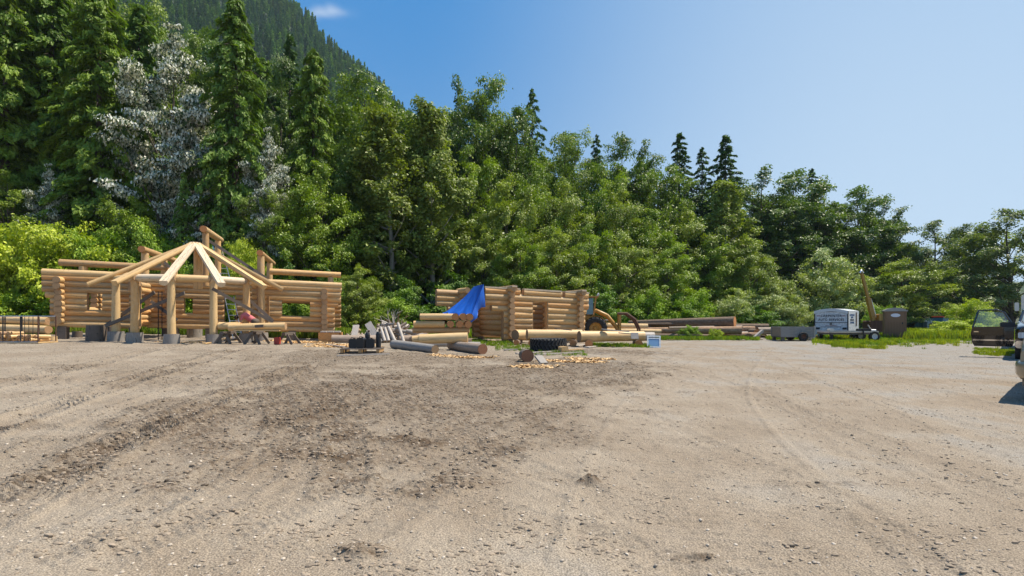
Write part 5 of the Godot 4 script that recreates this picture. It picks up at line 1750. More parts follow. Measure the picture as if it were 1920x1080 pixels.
func build_loader() -> void:
	rng.seed = 801
	var at := gp(1113, 37.0)
	at.y = yard_y(at.x, 37.0)
	var o := thing("wheel_loader", at, "yellow wheel loader with log forks behind the cabin", "wheel loader", "", -0.12)
	# x forward (to the right)
	for q in [[0.1, 0.95], [0.1, -0.95], [-2.7, 0.95], [-2.7, -0.95]]:
		wheel(o, "wheel", Vector3(q[0], 0.74, q[1]), Vector3(0, 0, 1), 0.75, 0.5, M.yellow_paint, 18)
	var B := Mb.new()
	B.prism([Vector2(-3.6, 0.75), Vector2(0.7, 0.6), Vector2(0.75, 1.1), Vector2(0.4, 1.55), Vector2(-0.9, 1.65), Vector2(-1.0, 1.75), Vector2(-3.4, 1.8), Vector2(-3.65, 1.4)], Vector3.ZERO, Vector3(1, 0, 0), Vector3(0, 1, 0), Vector3(0, 0, 1), -0.62, 0.62)
	part("chassis", B.mesh(M.yellow_paint), o)
	var C := Mb.new()
	for q in [[-1.9, 0.7], [-1.9, -0.7], [-0.75, 0.7], [-0.75, -0.7]]:
		C.box(Vector3(q[0] + 0.75 + (0.06 if q[0] > -1 else 0.0), 2.25, q[1]), Vector3(0.05, 0, 0), Vector3(0.08 if q[0] > -1 else 0.0, 0.6, 0), Vector3(0, 0, 0.05))
	C.bx(Vector3(-0.5, 2.9, 0), Vector3(1.6, 0.1, 1.6))
	part("cab_frame", C.mesh(M.yellow_paint), o)
	var G := Mb.new()
	G.box(Vector3(0.05, 2.25, 0), Vector3(0.01, 0, 0), Vector3(0.08, 0.56, 0), Vector3(0, 0, 0.64))
	G.bx(Vector3(-0.55, 2.25, 0.69), Vector3(1.0, 1.1, 0.02))
	G.bx(Vector3(-0.55, 2.25, -0.69), Vector3(1.0, 1.1, 0.02))
	part("cab_glass", G.mesh(mat("cab_glass", 0.12, 0.22, 0.25, 0.12)), o)
	for s in [-1, 1]:
		var L := Mb.new()
		L.tube([Vector3(-0.45, 1.65, 0.45 * s), Vector3(0.15, 1.95, 0.48 * s), Vector3(0.9, 1.6, 0.5 * s), Vector3(1.5, 0.9, 0.5 * s), Vector3(1.75, 0.45, 0.5 * s)], [0.13, 0.17, 0.16, 0.13, 0.1], 6)
		part("lift_arm", L.mesh(M.yellow_paint), o)
		var H := Mb.new()
		H.tube([Vector3(0.2, 1.2, 0.3 * s), Vector3(1.2, 1.35, 0.3 * s)], [0.06, 0.05], 8)
		part("cylinder", H.mesh(M.galvanised), o)
		var K := Mb.new()
		K.tube([Vector3(1.65, 1.75, 0.62 * s), Vector3(2.2, 1.75, 0.62 * s), Vector3(2.75, 1.35, 0.62 * s), Vector3(3.05, 0.75, 0.62 * s), Vector3(3.1, 0.3, 0.62 * s)], [0.1, 0.11, 0.1, 0.08, 0.04], 6)
		part("grapple_arm", K.mesh(M.rust), o)
		var T := Mb.new()
		T.tube([Vector3(1.75, 0.4, 0.55 * s), Vector3(2.4, 0.2, 0.55 * s), Vector3(3.4, 0.22, 0.55 * s)], [0.1, 0.09, 0.03], 6)
		part("fork", T.mesh(M.rust), o)
	var D := Mb.new()
	D.bx(Vector3(1.75, 1.05, 0), Vector3(0.16, 1.3, 1.35))
	part("fork_carriage", D.mesh(M.yellow_paint), o)
	for s in [-1, 1]:
		var E := Mb.new()
		E.tube([Vector3(0.15, 2.8, 0.6 * s), Vector3(0.25, 3.05, 0.6 * s)], [0.02, 0.02], 5)
		E.lathe([Vector2(0, 0), Vector2(0.09, 0.02), Vector2(0.1, 0.1), Vector2(0, 0.12)], Vector3(0.25, 3.05, 0.6 * s), Vector3(1, 0.2, 0), 12)
		part("work_lamp", E.mesh(M.white_paint), o)
	# mudguards
	for s in [-1, 1]:
		var Q := []
		for k in 8:
			var a := deg_to_rad(20.0 + 140.0 * k / 7.0)
			Q.append([Vector3(0.1 + cos(a) * 0.86, 0.74 + sin(a) * 0.86, (0.95 - 0.28) * s), Vector3(0.1 + cos(a) * 0.86, 0.74 + sin(a) * 0.86, (0.95 + 0.12) * s)])
		var N := Mb.new()
		for k in 7:
			N.box((Q[k][0] + Q[k + 1][1]) * 0.5, (Q[k + 1][0] - Q[k][0]) * 0.52, (Q[k][1] - Q[k][0]) * 0.5, ((Q[k + 1][0] - Q[k][0]) as Vector3).cross(Vector3(0, 0, 1)).normalized() * 0.02)
		part("mudguard", N.mesh(M.yellow_paint), o)

func text_part(parent: Node3D, s: String, at: Vector3, b: Basis, h: float, m: Material, bold := false) -> void:
	var t := TextMesh.new()
	var f := SystemFont.new()
	f.font_names = PackedStringArray(["Droid Sans"])
	f.font_weight = 700 if bold else 400
	t.font = f
	t.text = s
	t.font_size = 64
	t.pixel_size = h / 47.0
	t.depth = 0.006
	t.material = m
	part("lettering", t, parent, at, b)

func build_trailers() -> void:
	rng.seed = 901
	# lettered box trailer
	var at := gp(1576, 37.0)
	at.y = yard_y(at.x, 37.0)
	# local: x to the right along the rear face, z toward the camera; the left face shows its tail, the right part its side
	var o := thing("box_trailer", at, "white lettered box trailer with a curved roof", "trailer", "", 0.0)
	var f0 := Vector3(-1.82, 0, 0.0)    # left end of the tail face
	var f1 := Vector3(0.18, 0, 0.55)    # the near corner
	var f2 := Vector3(1.75, 0, -0.75)   # far end of the side
	var y0 := 0.38
	var y1 := 1.98
	var ux := (f1 - f0).normalized()
	var vx := (f2 - f1).normalized()
	var back := f0 + (f2 - f1)
	var B := Mb.new()
	for q in [[f0, f1], [f1, f2], [f2, back], [back, f0]]:
		var a: Vector3 = q[0]
		var b: Vector3 = q[1]
		B.quad(a + Vector3(0, y0, 0), b + Vector3(0, y0, 0), b + Vector3(0, y1, 0), a + Vector3(0, y1, 0))
	B.quad(back + Vector3(0, y0, 0), f2 + Vector3(0, y0, 0), f1 + Vector3(0, y0, 0), f0 + Vector3(0, y0, 0))
	part("body", B.mesh(M.white_paint), o)
	# curved roof
	var R := Mb.new()
	var ra := []
	var rb := []
	for k in 9:
		var g := k / 8.0
		var p := f0.lerp(f1, g)
		var hgt := y1 + 0.02 + 0.17 * sin(g * PI)
		ra.append(p - ux * 0.0 + Vector3(0, hgt, 0) - vx * 0.06)
		rb.append(p + (f2 - f1) + Vector3(0, hgt, 0) + vx * 0.06)
	for k in 8:
		R.quad(ra[k], ra[k + 1], rb[k + 1], rb[k])
		R.quad(ra[k] - Vector3(0, 0.2, 0), ra[k + 1] - Vector3(0, 0.2, 0), ra[k + 1], ra[k])
		R.quad(rb[k + 1] - Vector3(0, 0.2, 0), rb[k] - Vector3(0, 0.2, 0), rb[k], rb[k + 1])
	part("roof", R.mesh(M.white_paint), o)
	var nt := ux.cross(Vector3.UP).normalized() * -1.0
	if nt.z < 0:
		nt = -nt
	var ns := vx.cross(Vector3.UP).normalized()
	if ns.z < 0:
		ns = -ns
	var bt := Basis(ux, Vector3.UP, nt)
	var bs := Basis(vx, Vector3.UP, ns)
	var tail := (f0 + f1) * 0.5
	var side := (f1 + f2) * 0.5
	# tail frame, door split and lamps
	for q in [[Vector3(-1.02, 1.18, 0.015), Vector3(0.07, 1.64, 0.03)], [Vector3(1.02, 1.18, 0.015), Vector3(0.07, 1.64, 0.03)], [Vector3(0, 1.2, 0.012), Vector3(2.0, 0.035, 0.024)], [Vector3(0, 1.97, 0.016), Vector3(2.0, 0.07, 0.03)]]:
		var T := Mb.new()
		T.bx(q[0], q[1])
		part("frame", T.mesh(M.black_plastic), o, tail, bt)
	for s in [-0.82, 0.82]:
		var T := Mb.new()
		T.cbox(Vector3(s, 0.8, 0.02), Vector3(0.24, 0.13, 0.04), 0.02)
		part("tail_lamp", T.mesh(M.black_plastic), o, tail, bt)
	var La := Mb.new()
	La.bx(Vector3(-0.02, 1.12, 0.03), Vector3(0.13, 0.16, 0.06))
	part("latch", La.mesh(M.grey_trim), o, tail, bt)
	var blk := mat("letter_black", 0.02, 0.02, 0.03, 0.5)
	var red := mat("letter_red", 0.22, 0.02, 0.03, 0.5)
	var blu := mat("letter_blue", 0.02, 0.07, 0.2, 0.5)
	text_part(o, "CARPENTER", tail + bt * Vector3(0.0, 1.66, 0.006), bt, 0.17, blk, true)
	text_part(o, "AUTO SERVICES", tail + bt * Vector3(0.0, 1.40, 0.006), bt, 0.16, blk, true)
	text_part(o, "SALES & SERVICE", tail + bt * Vector3(0.0, 0.99, 0.006), bt, 0.07, red)
	for s in [-0.78, 0.78]:
		var T := Mb.new()
		T.bx(Vector3(s, 1.66, 0.006), Vector3(0.22, 0.045, 0.006))
		part("stripe", T.mesh(red), o, tail, bt)
	var U := Mb.new()
	U.bx(Vector3(0, 0.9, 0.006), Vector3(1.25, 0.03, 0.006))
	part("stripe", U.mesh(blk), o, tail, bt)
	text_part(o, "CARPENTER", side + bs * Vector3(-0.28, 1.72, 0.006), bs, 0.12, blu, true)
	text_part(o, "AUTO", side + bs * Vector3(-0.28, 1.56, 0.006), bs, 0.12, blu, true)
	text_part(o, "SERVICES", side + bs * Vector3(-0.28, 1.38, 0.006), bs, 0.12, blk, true)
	text_part(o, "24 HOURS", side + bs * Vector3(-0.28, 1.20, 0.006), bs, 0.13, blu, true)
	# side door slot and panel
	var V := Mb.new()
	V.bx(Vector3(0.52, 1.44, 0.008), Vector3(0.2, 0.95, 0.016))
	part("side_door", V.mesh(mat("door_brown", 0.05, 0.022, 0.018, 0.5)), o, side, bs)
	for q in [[f0.lerp(f1, 0.5) + vx * 0.95, 1.0], [f0.lerp(f1, 0.5) + vx * 0.95, -1.0]]:
		wheel(o, "wheel", q[0] + ux * q[1] * 0.98 + Vector3(0, 0.31, 0), ux, 0.32, 0.2, M.white_paint)
	var A := Mb.new()
	A.tube([f2.lerp(back, 0.5) + Vector3(0, 0.42, 0), f2.lerp(back, 0.5) + vx * 0.9 + Vector3(0, 0.42, 0), f2.lerp(back, 0.5) + vx * 0.9], [0.05, 0.05, 0.04], 8)
	part("tow_bar", A.mesh(M.black_steel), o)

	# low flatbed trailer in front of it
	at = gp(1588, 35.2)
	at.y = yard_y(at.x, 35.2)
	var fl := thing("flatbed_trailer", at, "low dark flatbed trailer parked before the lettered box trailer", "trailer", "", -0.04)
	var D := Mb.new()
	D.bx(Vector3(0, 0.5, 0), Vector3(3.1, 0.12, 1.5))
	part("deck", D.mesh(M.dark_plank), fl)
	for s in [-1, 1]:
		var E := Mb.new()
		E.bx(Vector3(0, 0.62, 0.76 * s), Vector3(3.1, 0.09, 0.07))
		part("side_rail", E.mesh(M.galvanised), fl)
		wheel(fl, "wheel", Vector3(1.3, 0.32, 0.72 * s), Vector3(0, 0, 1), 0.33, 0.2, M.white_paint)
		var P := Mb.new()
		P.bx(Vector3(-1.35, 0.25, 0.62 * s), Vector3(0.18, 0.5, 0.12))
		part("stand", P.mesh(M.black_steel), fl)
	var J := Mb.new()
	J.tube([Vector3(0.55, 0.06, 0.85), Vector3(0.55, 0.75, 0.85)], [0.04, 0.04], 8)
	J.bx(Vector3(0.55, 0.03, 0.85), Vector3(0.3, 0.05, 0.22))
	part("jack", J.mesh(M.black_steel), fl)
	var Q := Mb.new()
	Q.cbox(Vector3(0.95, 0.68, 0.2), Vector3(0.7, 0.26, 0.5), 0.05)
	part("winch_box", Q.mesh(M.black_plastic), fl)
	var W := Mb.new()
	W.tube([Vector3(1.35, 0.68, 0.3), Vector3(1.65, 0.68, 0.3)], [0.09, 0.09], 12)
	part("roller", W.mesh(M.white_paint), fl)
	var Wl := Mb.new()
	Wl.cbox(Vector3(-1.32, 0.72, 0.5), Vector3(0.3, 0.16, 0.3), 0.03)
	part("corner_cap", Wl.mesh(M.rv_paint), fl)

	# wooden bin trailer
	at = gp(1488, 35.6)
	at.y = yard_y(at.x, 35.6)
	var bn := thing("bin_trailer", at, "low grey wooden bin trailer left of the lettered one", "trailer", "", -0.03)
	for j in 3:
		for s in [-1, 1]:
			var E := Mb.new()
			E.bx(Vector3(-0.1, 0.38 + 0.225 * j, 0.7 * s), Vector3(2.15, 0.215, 0.05))
			part("side_board", E.mesh(M.grey_log), bn)
	for s in [-1, 1]:
		var E := Mb.new()
		E.bx(Vector3(1.0 * s - 0.1, 0.6, 0), Vector3(0.05, 0.64, 1.34))
		part("end_board", E.mesh(M.grey_warm), bn)
		wheel(bn, "wheel", Vector3(0.2, 0.3, 0.86 * s), Vector3(0, 0, 1), 0.3, 0.18, M.rust)
		var P := Mb.new()
		P.bx(Vector3(-1.0, 0.14, 0.6 * s), Vector3(0.2, 0.28, 0.16))
		part("block", P.mesh(M.dark_plank), bn)
		var K := Mb.new()
		K.bx(Vector3(1.0, 0.62, 0.71 * s), Vector3(0.09, 0.72, 0.09))
		part("corner_post", K.mesh(M.driftwood), bn)
	var N := Mb.new()
	N.bx(Vector3(-0.1, 0.27, 0), Vector3(2.1, 0.05, 1.36))
	part("floor", N.mesh(M.dark_plank), bn)
	var Y := Mb.new()
	Y.tube([Vector3(0.95, 0.32, 0), Vector3(1.5, 0.32, 0.1), Vector3(1.55, 0.0, 0.1)], [0.05, 0.045, 0.04], 8)
	part("tow_bar", Y.mesh(M.rust), bn)
	# barrel-like hitch box between the trailers
	at = gp(1521, 35.9)
	at.y = yard_y(at.x, 35.9)
	var hb := thing("gas_bottle", at, "white-topped gas bottle between the two trailers", "gas bottle")
	var HB := Mb.new()
	HB.lathe([Vector2(0, 0), Vector2(0.19, 0), Vector2(0.2, 0.08), Vector2(0.2, 0.5), Vector2(0.13, 0.62), Vector2(0.06, 0.66), Vector2(0, 0.66)], Vector3.ZERO, Vector3.UP, 16)
	part("body", HB.mesh(M.white_paint), hb)
	var HV := Mb.new()
	HV.lathe([Vector2(0.09, 0.64), Vector2(0.12, 0.66), Vector2(0.12, 0.76), Vector2(0.1, 0.76)], Vector3.ZERO, Vector3.UP, 12)
	part("valve_guard", HV.mesh(M.rust), hb)

	# portable toilet
	at = gp(1677, 38.6)
	at.y = yard_y(at.x, 38.6) - 0.02
	var t := thing("portable_toilet", at, "brown portable toilet with an oval white sign", "toilet", "", -0.52)
	var Tb := Mb.new()
	Tb.cbox(Vector3(0, 1.08, 0), Vector3(1.3, 1.96, 1.2), 0.05)
	part("cabin", Tb.mesh(M.toilet_brown), t)
	var Ts := Mb.new()
	Ts.bx(Vector3(0, 0.06, 0), Vector3(1.36, 0.14, 1.28))
	part("skid", Ts.mesh(M.grey_trim), t)
	var Dr := Mb.new()
	Dr.bx(Vector3(0, 1.06, 0.612), Vector3(1.05, 1.8, 0.03))
	part("door", Dr.mesh(mat("toilet_door", 0.24, 0.128, 0.068, 0.7)), t)
	for k in 6:
		var Ri := Mb.new()
		Ri.bx(Vector3(-0.42 + 0.168 * k, 0.75, 0.634), Vector3(0.05, 1.0, 0.016))
		part("door_rib", Ri.mesh(M.toilet_brown), t)
	for s in [-1, 1]:
		var Po := Mb.new()
		Po.bx(Vector3(0.59 * s, 1.06, 0.61), Vector3(0.12, 1.95, 0.05))
		part("corner_post", Po.mesh(M.toilet_brown), t)
	var rf := []
	for k in 9:
		var g := k / 8.0 * 2.0 - 1.0
		rf.append(Vector2(g * 0.72, 2.06 + 0.2 * (1.0 - g * g)))
	rf.append(Vector2(0.72, 2.0))
	rf.append(Vector2(-0.72, 2.0))
	rf.reverse()
	var Rf := Mb.new()
	Rf.prism(rf, Vector3.ZERO, Vector3(1, 0, 0), Vector3(0, 1, 0), Vector3(0, 0, 1), -0.66, 0.66)
	part("roof", Rf.mesh(mat("toilet_roof", 0.34, 0.30, 0.27, 0.4)), t)
	var Sg := Mb.new()
	var ov := []
	for k in 20:
		ov.append(Vector2(cos(TAU * k / 20.0) * 0.28, sin(TAU * k / 20.0) * 0.13))
	Sg.prism(ov, Vector3(0, 1.72, 0.63), Vector3(1, 0, 0), Vector3(0, 1, 0), Vector3(0, 0, 1), 0.0, 0.012)
	part("sign", Sg.mesh(mat("sign_white", 0.78, 0.72, 0.76, 0.4)), t)
	var Hd := Mb.new()
	Hd.bx(Vector3(0.4, 1.15, 0.65), Vector3(0.06, 0.14, 0.06))
	part("handle", Hd.mesh(M.black_plastic), t)
	# leaning pole
	var pa := gp(1647, 36.5)
	pa.y = yard_y(pa.x, 36.5)
	plank_thing("pole", pa, wp(1627, 609, 36.9), 0.09, 0.06, M.driftwood, "pale pole leaning on the end of the box trailer", "pole")

	# yellow knuckle boom behind
	at = gp(1636, 44.0)
	at.y = yard_y(at.x, 44.0)
	var bm := thing("boom_crane", at, "yellow folding boom rising behind the box trailer", "crane")
	var K := Mb.new()
	var e0 := wp(1637, 600, 44.0) - at
	var e1 := wp(1628, 560, 44.0) - at
	var e2 := wp(1616, 514, 44.0) - at
	K.box((e0 + e1) * 0.5, (e1 - e0) * 0.5, Vector3(0.14, 0.03, 0), Vector3(0, 0, 0.15))
	part("lower_boom", K.mesh(M.yellow_paint), bm)
	var K2 := Mb.new()
	K2.box((e1 + e2) * 0.5, (e2 - e1) * 0.52, Vector3(0.085, 0.02, 0), Vector3(0, 0, 0.1))
	part("upper_boom", K2.mesh(M.yellow_paint), bm)
	var K3 := Mb.new()
	K3.tube([e2 + Vector3(-0.15, 0.1, 0), e2 + Vector3(-0.05, 0.32, 0), e2 + Vector3(0.12, 0.1, 0)], [0.07, 0.09, 0.07], 8)
	part("boom_head", K3.mesh(M.aluminium), bm)
	var K4 := Mb.new()
	K4.tube([e0 + Vector3(0.25, 0.2, 0), e1 + Vector3(0.2, 0, 0)], [0.06, 0.05], 8)
	part("cylinder", K4.mesh(M.galvanised), bm)
	var K5 := Mb.new()
	K5.cbox(Vector3(0.25, 0.65, 0), Vector3(1.5, 1.3, 1.0), 0.08)
	part("base", K5.mesh(M.rust), bm)
	var K6 := Mb.new()
	K6.cbox(Vector3(0.55, 1.55, 0.1), Vector3(0.5, 0.6, 0.5), 0.06)
	part("counterweight", K6.mesh(M.yellow_paint), bm)

	# far shed, truck and rubble beyond the verge
	at = gp(1718, 62.0)
	at.y = base_y(at.x, 62.0)
	var sh := thing("storage_container", at, "teal storage container far behind the portable toilet", "container")
	var S1 := Mb.new()
	S1.bx(Vector3(0, 0.75, 0), Vector3(2.2, 1.5, 2.2))
	part("body", S1.mesh(M.teal_paint), sh)
	for k in 8:
		var S2 := Mb.new()
		S2.bx(Vector3(-1.0 + k * 0.28, 0.75, 1.12), Vector3(0.1, 1.4, 0.05))
		part("corrugation", S2.mesh(M.teal_paint), sh)
	at = gp(1742, 61.0)
	at.y = base_y(at.x, 61.0)
	var s3 := thing("storage_tank", at, "pale blue-white tank box beside the teal container", "tank")
	var S3 := Mb.new()
	S3.cbox(Vector3(0, 0.65, 0), Vector3(1.6, 1.2, 1.5), 0.1)
	part("body", S3.mesh(mat("tank_blue", 0.3, 0.42, 0.5, 0.5)), s3)
	var S4 := Mb.new()
	S4.bx(Vector3(0, 0.65, 0.77), Vector3(1.0, 0.8, 0.05))
	part("hatch", S4.mesh(mat("hatch_blue", 0.1, 0.2, 0.28, 0.5)), s3)
	at = gp(1774, 56.0)
	at.y = base_y(at.x, 56.0)
	var ft := thing("farm_truck", at, "small far truck with a red roof behind the weedy verge", "truck")
	var V1 := Mb.new()
	V1.cbox(Vector3(0, 0.75, 0), Vector3(2.4, 0.55, 1.6), 0.1)
	part("body", V1.mesh(M.grey_trim), ft)
	var V2 := Mb.new()
	V2.prism([Vector2(-0.95, 1.0), Vector2(0.75, 1.0), Vector2(0.55, 1.6), Vector2(-0.85, 1.6)], Vector3.ZERO, Vector3(1, 0, 0), Vector3(0, 1, 0), Vector3(0, 0, 1), -0.7, 0.7)
	part("cab_glass", V2.mesh(mat("cab_blue", 0.06, 0.16, 0.24, 0.1)), ft)
	var V3 := Mb.new()
	V3.cbox(Vector3(-0.1, 1.66, 0), Vector3(1.7, 0.14, 1.5), 0.04)
	part("roof", V3.mesh(M.red_paint), ft)
	for q in [[-0.8, 0.8], [0.8, 0.8], [-0.8, -0.8], [0.8, -0.8]]:
		wheel(ft, "wheel", Vector3(q[0], 0.33, q[1]), Vector3(0, 0, 1), 0.34, 0.2, M.grey_trim)

func ring_of(w: float, h: float, cx: Vector3, ax: Vector3, ay: Vector3, pw := 0.45, nseg := 24) -> Array:
	var r := []
	for k in nseg:
		var a := TAU * k / nseg
		var c := cos(a)
		var s := sin(a)
		r.append(cx + ax * signf(c) * pow(absf(c), pw) * w + ay * signf(s) * pow(absf(s), pw) * h)
	return r

func build_vehicles() -> void:
	rng.seed = 1001
	# black pickup, its front toward the yard, the passenger door swung out
	var at := gp(1902, 20.2)
	at.y = yard_y(at.x, 20.2)
	var o := thing("pickup_truck", at, "black pickup with its door swung wide open at the right edge", "pickup truck", "", -0.76)
	# x right across the truck (0..1.9), z toward camera is its nose
	var B := Mb.new()
	var rr := []
	for q in [[1.75, 0.5, 0.86, 0.4], [1.7, 0.52, 0.94, 0.43], [1.2, 0.55, 0.96, 0.48], [0.35, 0.6, 0.97, 0.52], [0.1, 0.62, 0.97, 0.54]]:
		rr.append(ring_of(q[2], q[3], Vector3(0.98, 0.42 + q[1] * 0.75, q[0]), Vector3(1, 0, 0), Vector3(0, 1, 0), 0.3))
	B.loft(rr)
	part("hood", B.mesh(M.black_paint), o)
	var C := Mb.new()
	var rc := []
	for q in [[-2.0, 1.0, 0.62], [-1.9, 1.02, 0.72], [-0.6, 1.03, 0.73], [0.08, 1.0, 0.6]]:
		rc.append(ring_of(0.96, q[2] * 0.5, Vector3(0.98, q[1] * 0.82, q[0]), Vector3(1, 0, 0), Vector3(0, 1, 0), 0.3))
	C.loft(rc)
	part("cab", C.mesh(M.black_paint), o)
	var R := Mb.new()
	R.loft([ring_of(0.7, 0.05, Vector3(0.98, 1.8, -1.75), Vector3(1, 0, 0), Vector3(0, 1, 0), 0.5), ring_of(0.78, 0.07, Vector3(0.98, 1.83, -1.5), Vector3(1, 0, 0), Vector3(0, 1, 0), 0.5), ring_of(0.76, 0.06, Vector3(0.98, 1.82, -0.7), Vector3(1, 0, 0), Vector3(0, 1, 0), 0.5), ring_of(0.7, 0.04, Vector3(0.98, 1.77, -0.5), Vector3(1, 0, 0), Vector3(0, 1, 0), 0.5)])
	part("roof", R.mesh(M.black_paint), o)
	for s in [-1, 1]:
		var P := Mb.new()
		P.tube([Vector3(0.98 + 0.72 * s, 1.8, -0.55), Vector3(0.98 + 0.88 * s, 1.18, 0.15)], [0.04, 0.05], 6)
		P.tube([Vector3(0.98 + 0.72 * s, 1.8, -1.7), Vector3(0.98 + 0.88 * s, 1.12, -1.85)], [0.05, 0.06], 6)
		part("pillar", P.mesh(M.black_paint), o)
	var G := Mb.new()
	G.quad(Vector3(0.12, 1.16, 0.14), Vector3(1.84, 1.16, 0.14), Vector3(1.68, 1.78, -0.54), Vector3(0.28, 1.78, -0.54))
	part("windscreen", G.mesh(M.glass), o)
	var Bd := Mb.new()
	Bd.cbox(Vector3(0.98, 0.85, -3.1), Vector3(1.9, 0.65, 2.1), 0.08)
	part("bed", Bd.mesh(M.black_paint), o)
	for q in [[0.14, 1.0], [1.82, 1.0], [0.14, -2.9], [1.82, -2.9]]:
		wheel(o, "wheel", Vector3(q[0], 0.37, q[1]), Vector3(1, 0, 0), 0.38, 0.25, M.grey_trim)
	var Bp := Mb.new()
	Bp.cbox(Vector3(0.98, 0.58, 1.86), Vector3(1.9, 0.26, 0.2), 0.05)
	part("bumper", Bp.mesh(M.chrome), o)
	var Gr := Mb.new()
	Gr.bx(Vector3(0.98, 0.88, 1.78), Vector3(1.2, 0.3, 0.06))
	part("grille", Gr.mesh(M.grey_trim), o)
	for s in [-0.75, 0.75]:
		var H := Mb.new()
		H.cbox(Vector3(0.98 + s, 0.9, 1.77), Vector3(0.26, 0.2, 0.08), 0.03)
		part("headlight", H.mesh(M.white_paint), o)
	# the open door: hinge at x = 0, swings out to the left
	var D := Node3D.new()
	D.name = "door"
	D.position = Vector3(0.0, 0.0, 0.05)
	D.rotation.y = 0.12
	o.add_child(D, true)
	var dp := Mb.new()
	var outline := [Vector2(-0.02, 0.55), Vector2(0.0, 1.2), Vector2(-1.2, 1.16), Vector2(-1.26, 0.9), Vector2(-1.22, 0.55), Vector2(-1.15, 0.42), Vector2(-0.08, 0.42)]
	dp.prism(outline, Vector3.ZERO, Vector3(1, 0, 0), Vector3(0, 1, 0), Vector3(0, 0, 1), -0.07, 0.05)
	part("panel", dp.mesh(M.black_paint), D)
	var fr := Mb.new()
	fr.tube([Vector3(-1.2, 1.12, 0), Vector3(-1.02, 1.8, -0.06), Vector3(-0.48, 1.83, -0.06), Vector3(-0.28, 1.72, -0.05), Vector3(0.0, 1.17, 0)], [0.035, 0.035, 0.03, 0.032, 0.04], 6)
	part("window_frame", fr.mesh(M.black_paint), D)
	var gl := Mb.new()
	gl.quad(Vector3(-1.17, 1.15, -0.01), Vector3(-0.02, 1.16, -0.01), Vector3(-0.3, 1.71, -0.05), Vector3(-1.0, 1.78, -0.055))
	part("pane", gl.mesh(M.glass), D)
	var st := Mb.new()
	st.bx(Vector3(-0.6, 0.66, 0.058), Vector3(1.2, 0.05, 0.02))
	part("trim_strip", st.mesh(M.chrome), D)
	var lo := Mb.new()
	lo.bx(Vector3(-0.6, 0.53, 0.054), Vector3(1.1, 0.16, 0.012))
	part("lower_panel", lo.mesh(M.black_paint), D)
	var mi := Mb.new()
	mi.cbox(Vector3(-0.2, 1.26, 0.12), Vector3(0.42, 0.19, 0.14), 0.04)
	part("mirror", mi.mesh(M.black_plastic), D)
	var hn := Mb.new()
	hn.bx(Vector3(-1.1, 0.98, 0.06), Vector3(0.14, 0.04, 0.03))
	part("handle", hn.mesh(M.chrome), D)
	# motorhome behind
	at = gp(1912, 26.0)
	at.y = yard_y(at.x, 26.0)
	var rv := thing("motorhome", at, "cream motorhome corner showing above the black pickup", "motorhome", "", -0.76)
	var Rb := Mb.new()
	Rb.cbox(Vector3(1.2, 1.55, -1.5), Vector3(2.3, 2.2, 5.5), 0.12)
	part("body", Rb.mesh(M.rv_paint), rv)
	var Rw := Mb.new()
	Rw.cbox(Vector3(1.25, 2.0, 1.26), Vector3(1.7, 0.75, 0.05), 0.06)
	part("window", Rw.mesh(M.dark_glass), rv)
	var Rm := Mb.new()
	Rm.cbox(Vector3(-0.1, 2.05, 1.15), Vector3(0.16, 0.4, 0.12), 0.03)
	part("mirror", Rm.mesh(M.rv_paint), rv)
	for q in [[0.25, 0.6], [2.15, 0.6], [0.25, -3.2], [2.15, -3.2]]:
		wheel(rv, "wheel", Vector3(q[0], 0.4, q[1]), Vector3(1, 0, 0), 0.4, 0.26, M.white_paint)
	# tan car at the right edge, its rear corner in view
	at = Vector3(9.97, 0, -9.05)
	at.y = yard_y(9.3, 9.2) - 0.01
	var c := thing("parked_car", at, "tan car whose bumper corner and tyre show at the right edge", "car", "", -0.82)
	# z toward the camera is its tail; half width 0.9
	var Cb := Mb.new()
	var rg := []
	for q in [[0.62, 0.72, 0.94, 0.20], [0.55, 0.84, 0.93, 0.27], [0.2, 0.9, 0.92, 0.34], [-0.4, 0.92, 0.92, 0.36], [-3.4, 0.9, 0.92, 0.36], [-4.0, 0.85, 0.88, 0.32], [-4.2, 0.8, 0.8, 0.24]]:
		rg.append(ring_of(q[2], q[3], Vector3(0, q[1] + 0.03, q[0]), Vector3(1, 0, 0), Vector3(0, 1, 0), 0.32, 32))
	rg.reverse()
	Cb.loft(rg)
	part("body", Cb.mesh(M.tan_paint), c)
	var Cc := Mb.new()
	var rh := []
	for q in [[0.42, 1.2, 0.82, 0.06], [0.2, 1.4, 0.8, 0.3], [-0.3, 1.5, 0.78, 0.4], [-2.0, 1.5, 0.78, 0.4], [-2.7, 1.25, 0.82, 0.1]]:
		rh.append(ring_of(q[2], q[3], Vector3(0, q[1] * 0.96, q[0]), Vector3(1, 0, 0), Vector3(0, 1, 0), 0.36, 24))
	rh.reverse()
	Cc.loft(rh)
	part("cabin_glass", Cc.mesh(M.dark_glass), c)
	var Cr := Mb.new()
	Cr.cbox(Vector3(0, 1.83, -1.1), Vector3(1.42, 0.07, 2.1), 0.03)
	part("roof", Cr.mesh(M.tan_paint), c)
	# wrapped bumper
	var Bu := Mb.new()
	var path := [Vector3(-0.95, 0, -0.15), Vector3(-0.97, 0, 0.35), Vector3(-0.93, 0, 0.6), Vector3(-0.8, 0, 0.75), Vector3(-0.5, 0, 0.82), Vector3(0, 0, 0.84), Vector3(0.5, 0, 0.82), Vector3(0.8, 0, 0.75), Vector3(0.93, 0, 0.6), Vector3(0.97, 0, 0.35), Vector3(0.95, 0, -0.15)]
	var rb := []
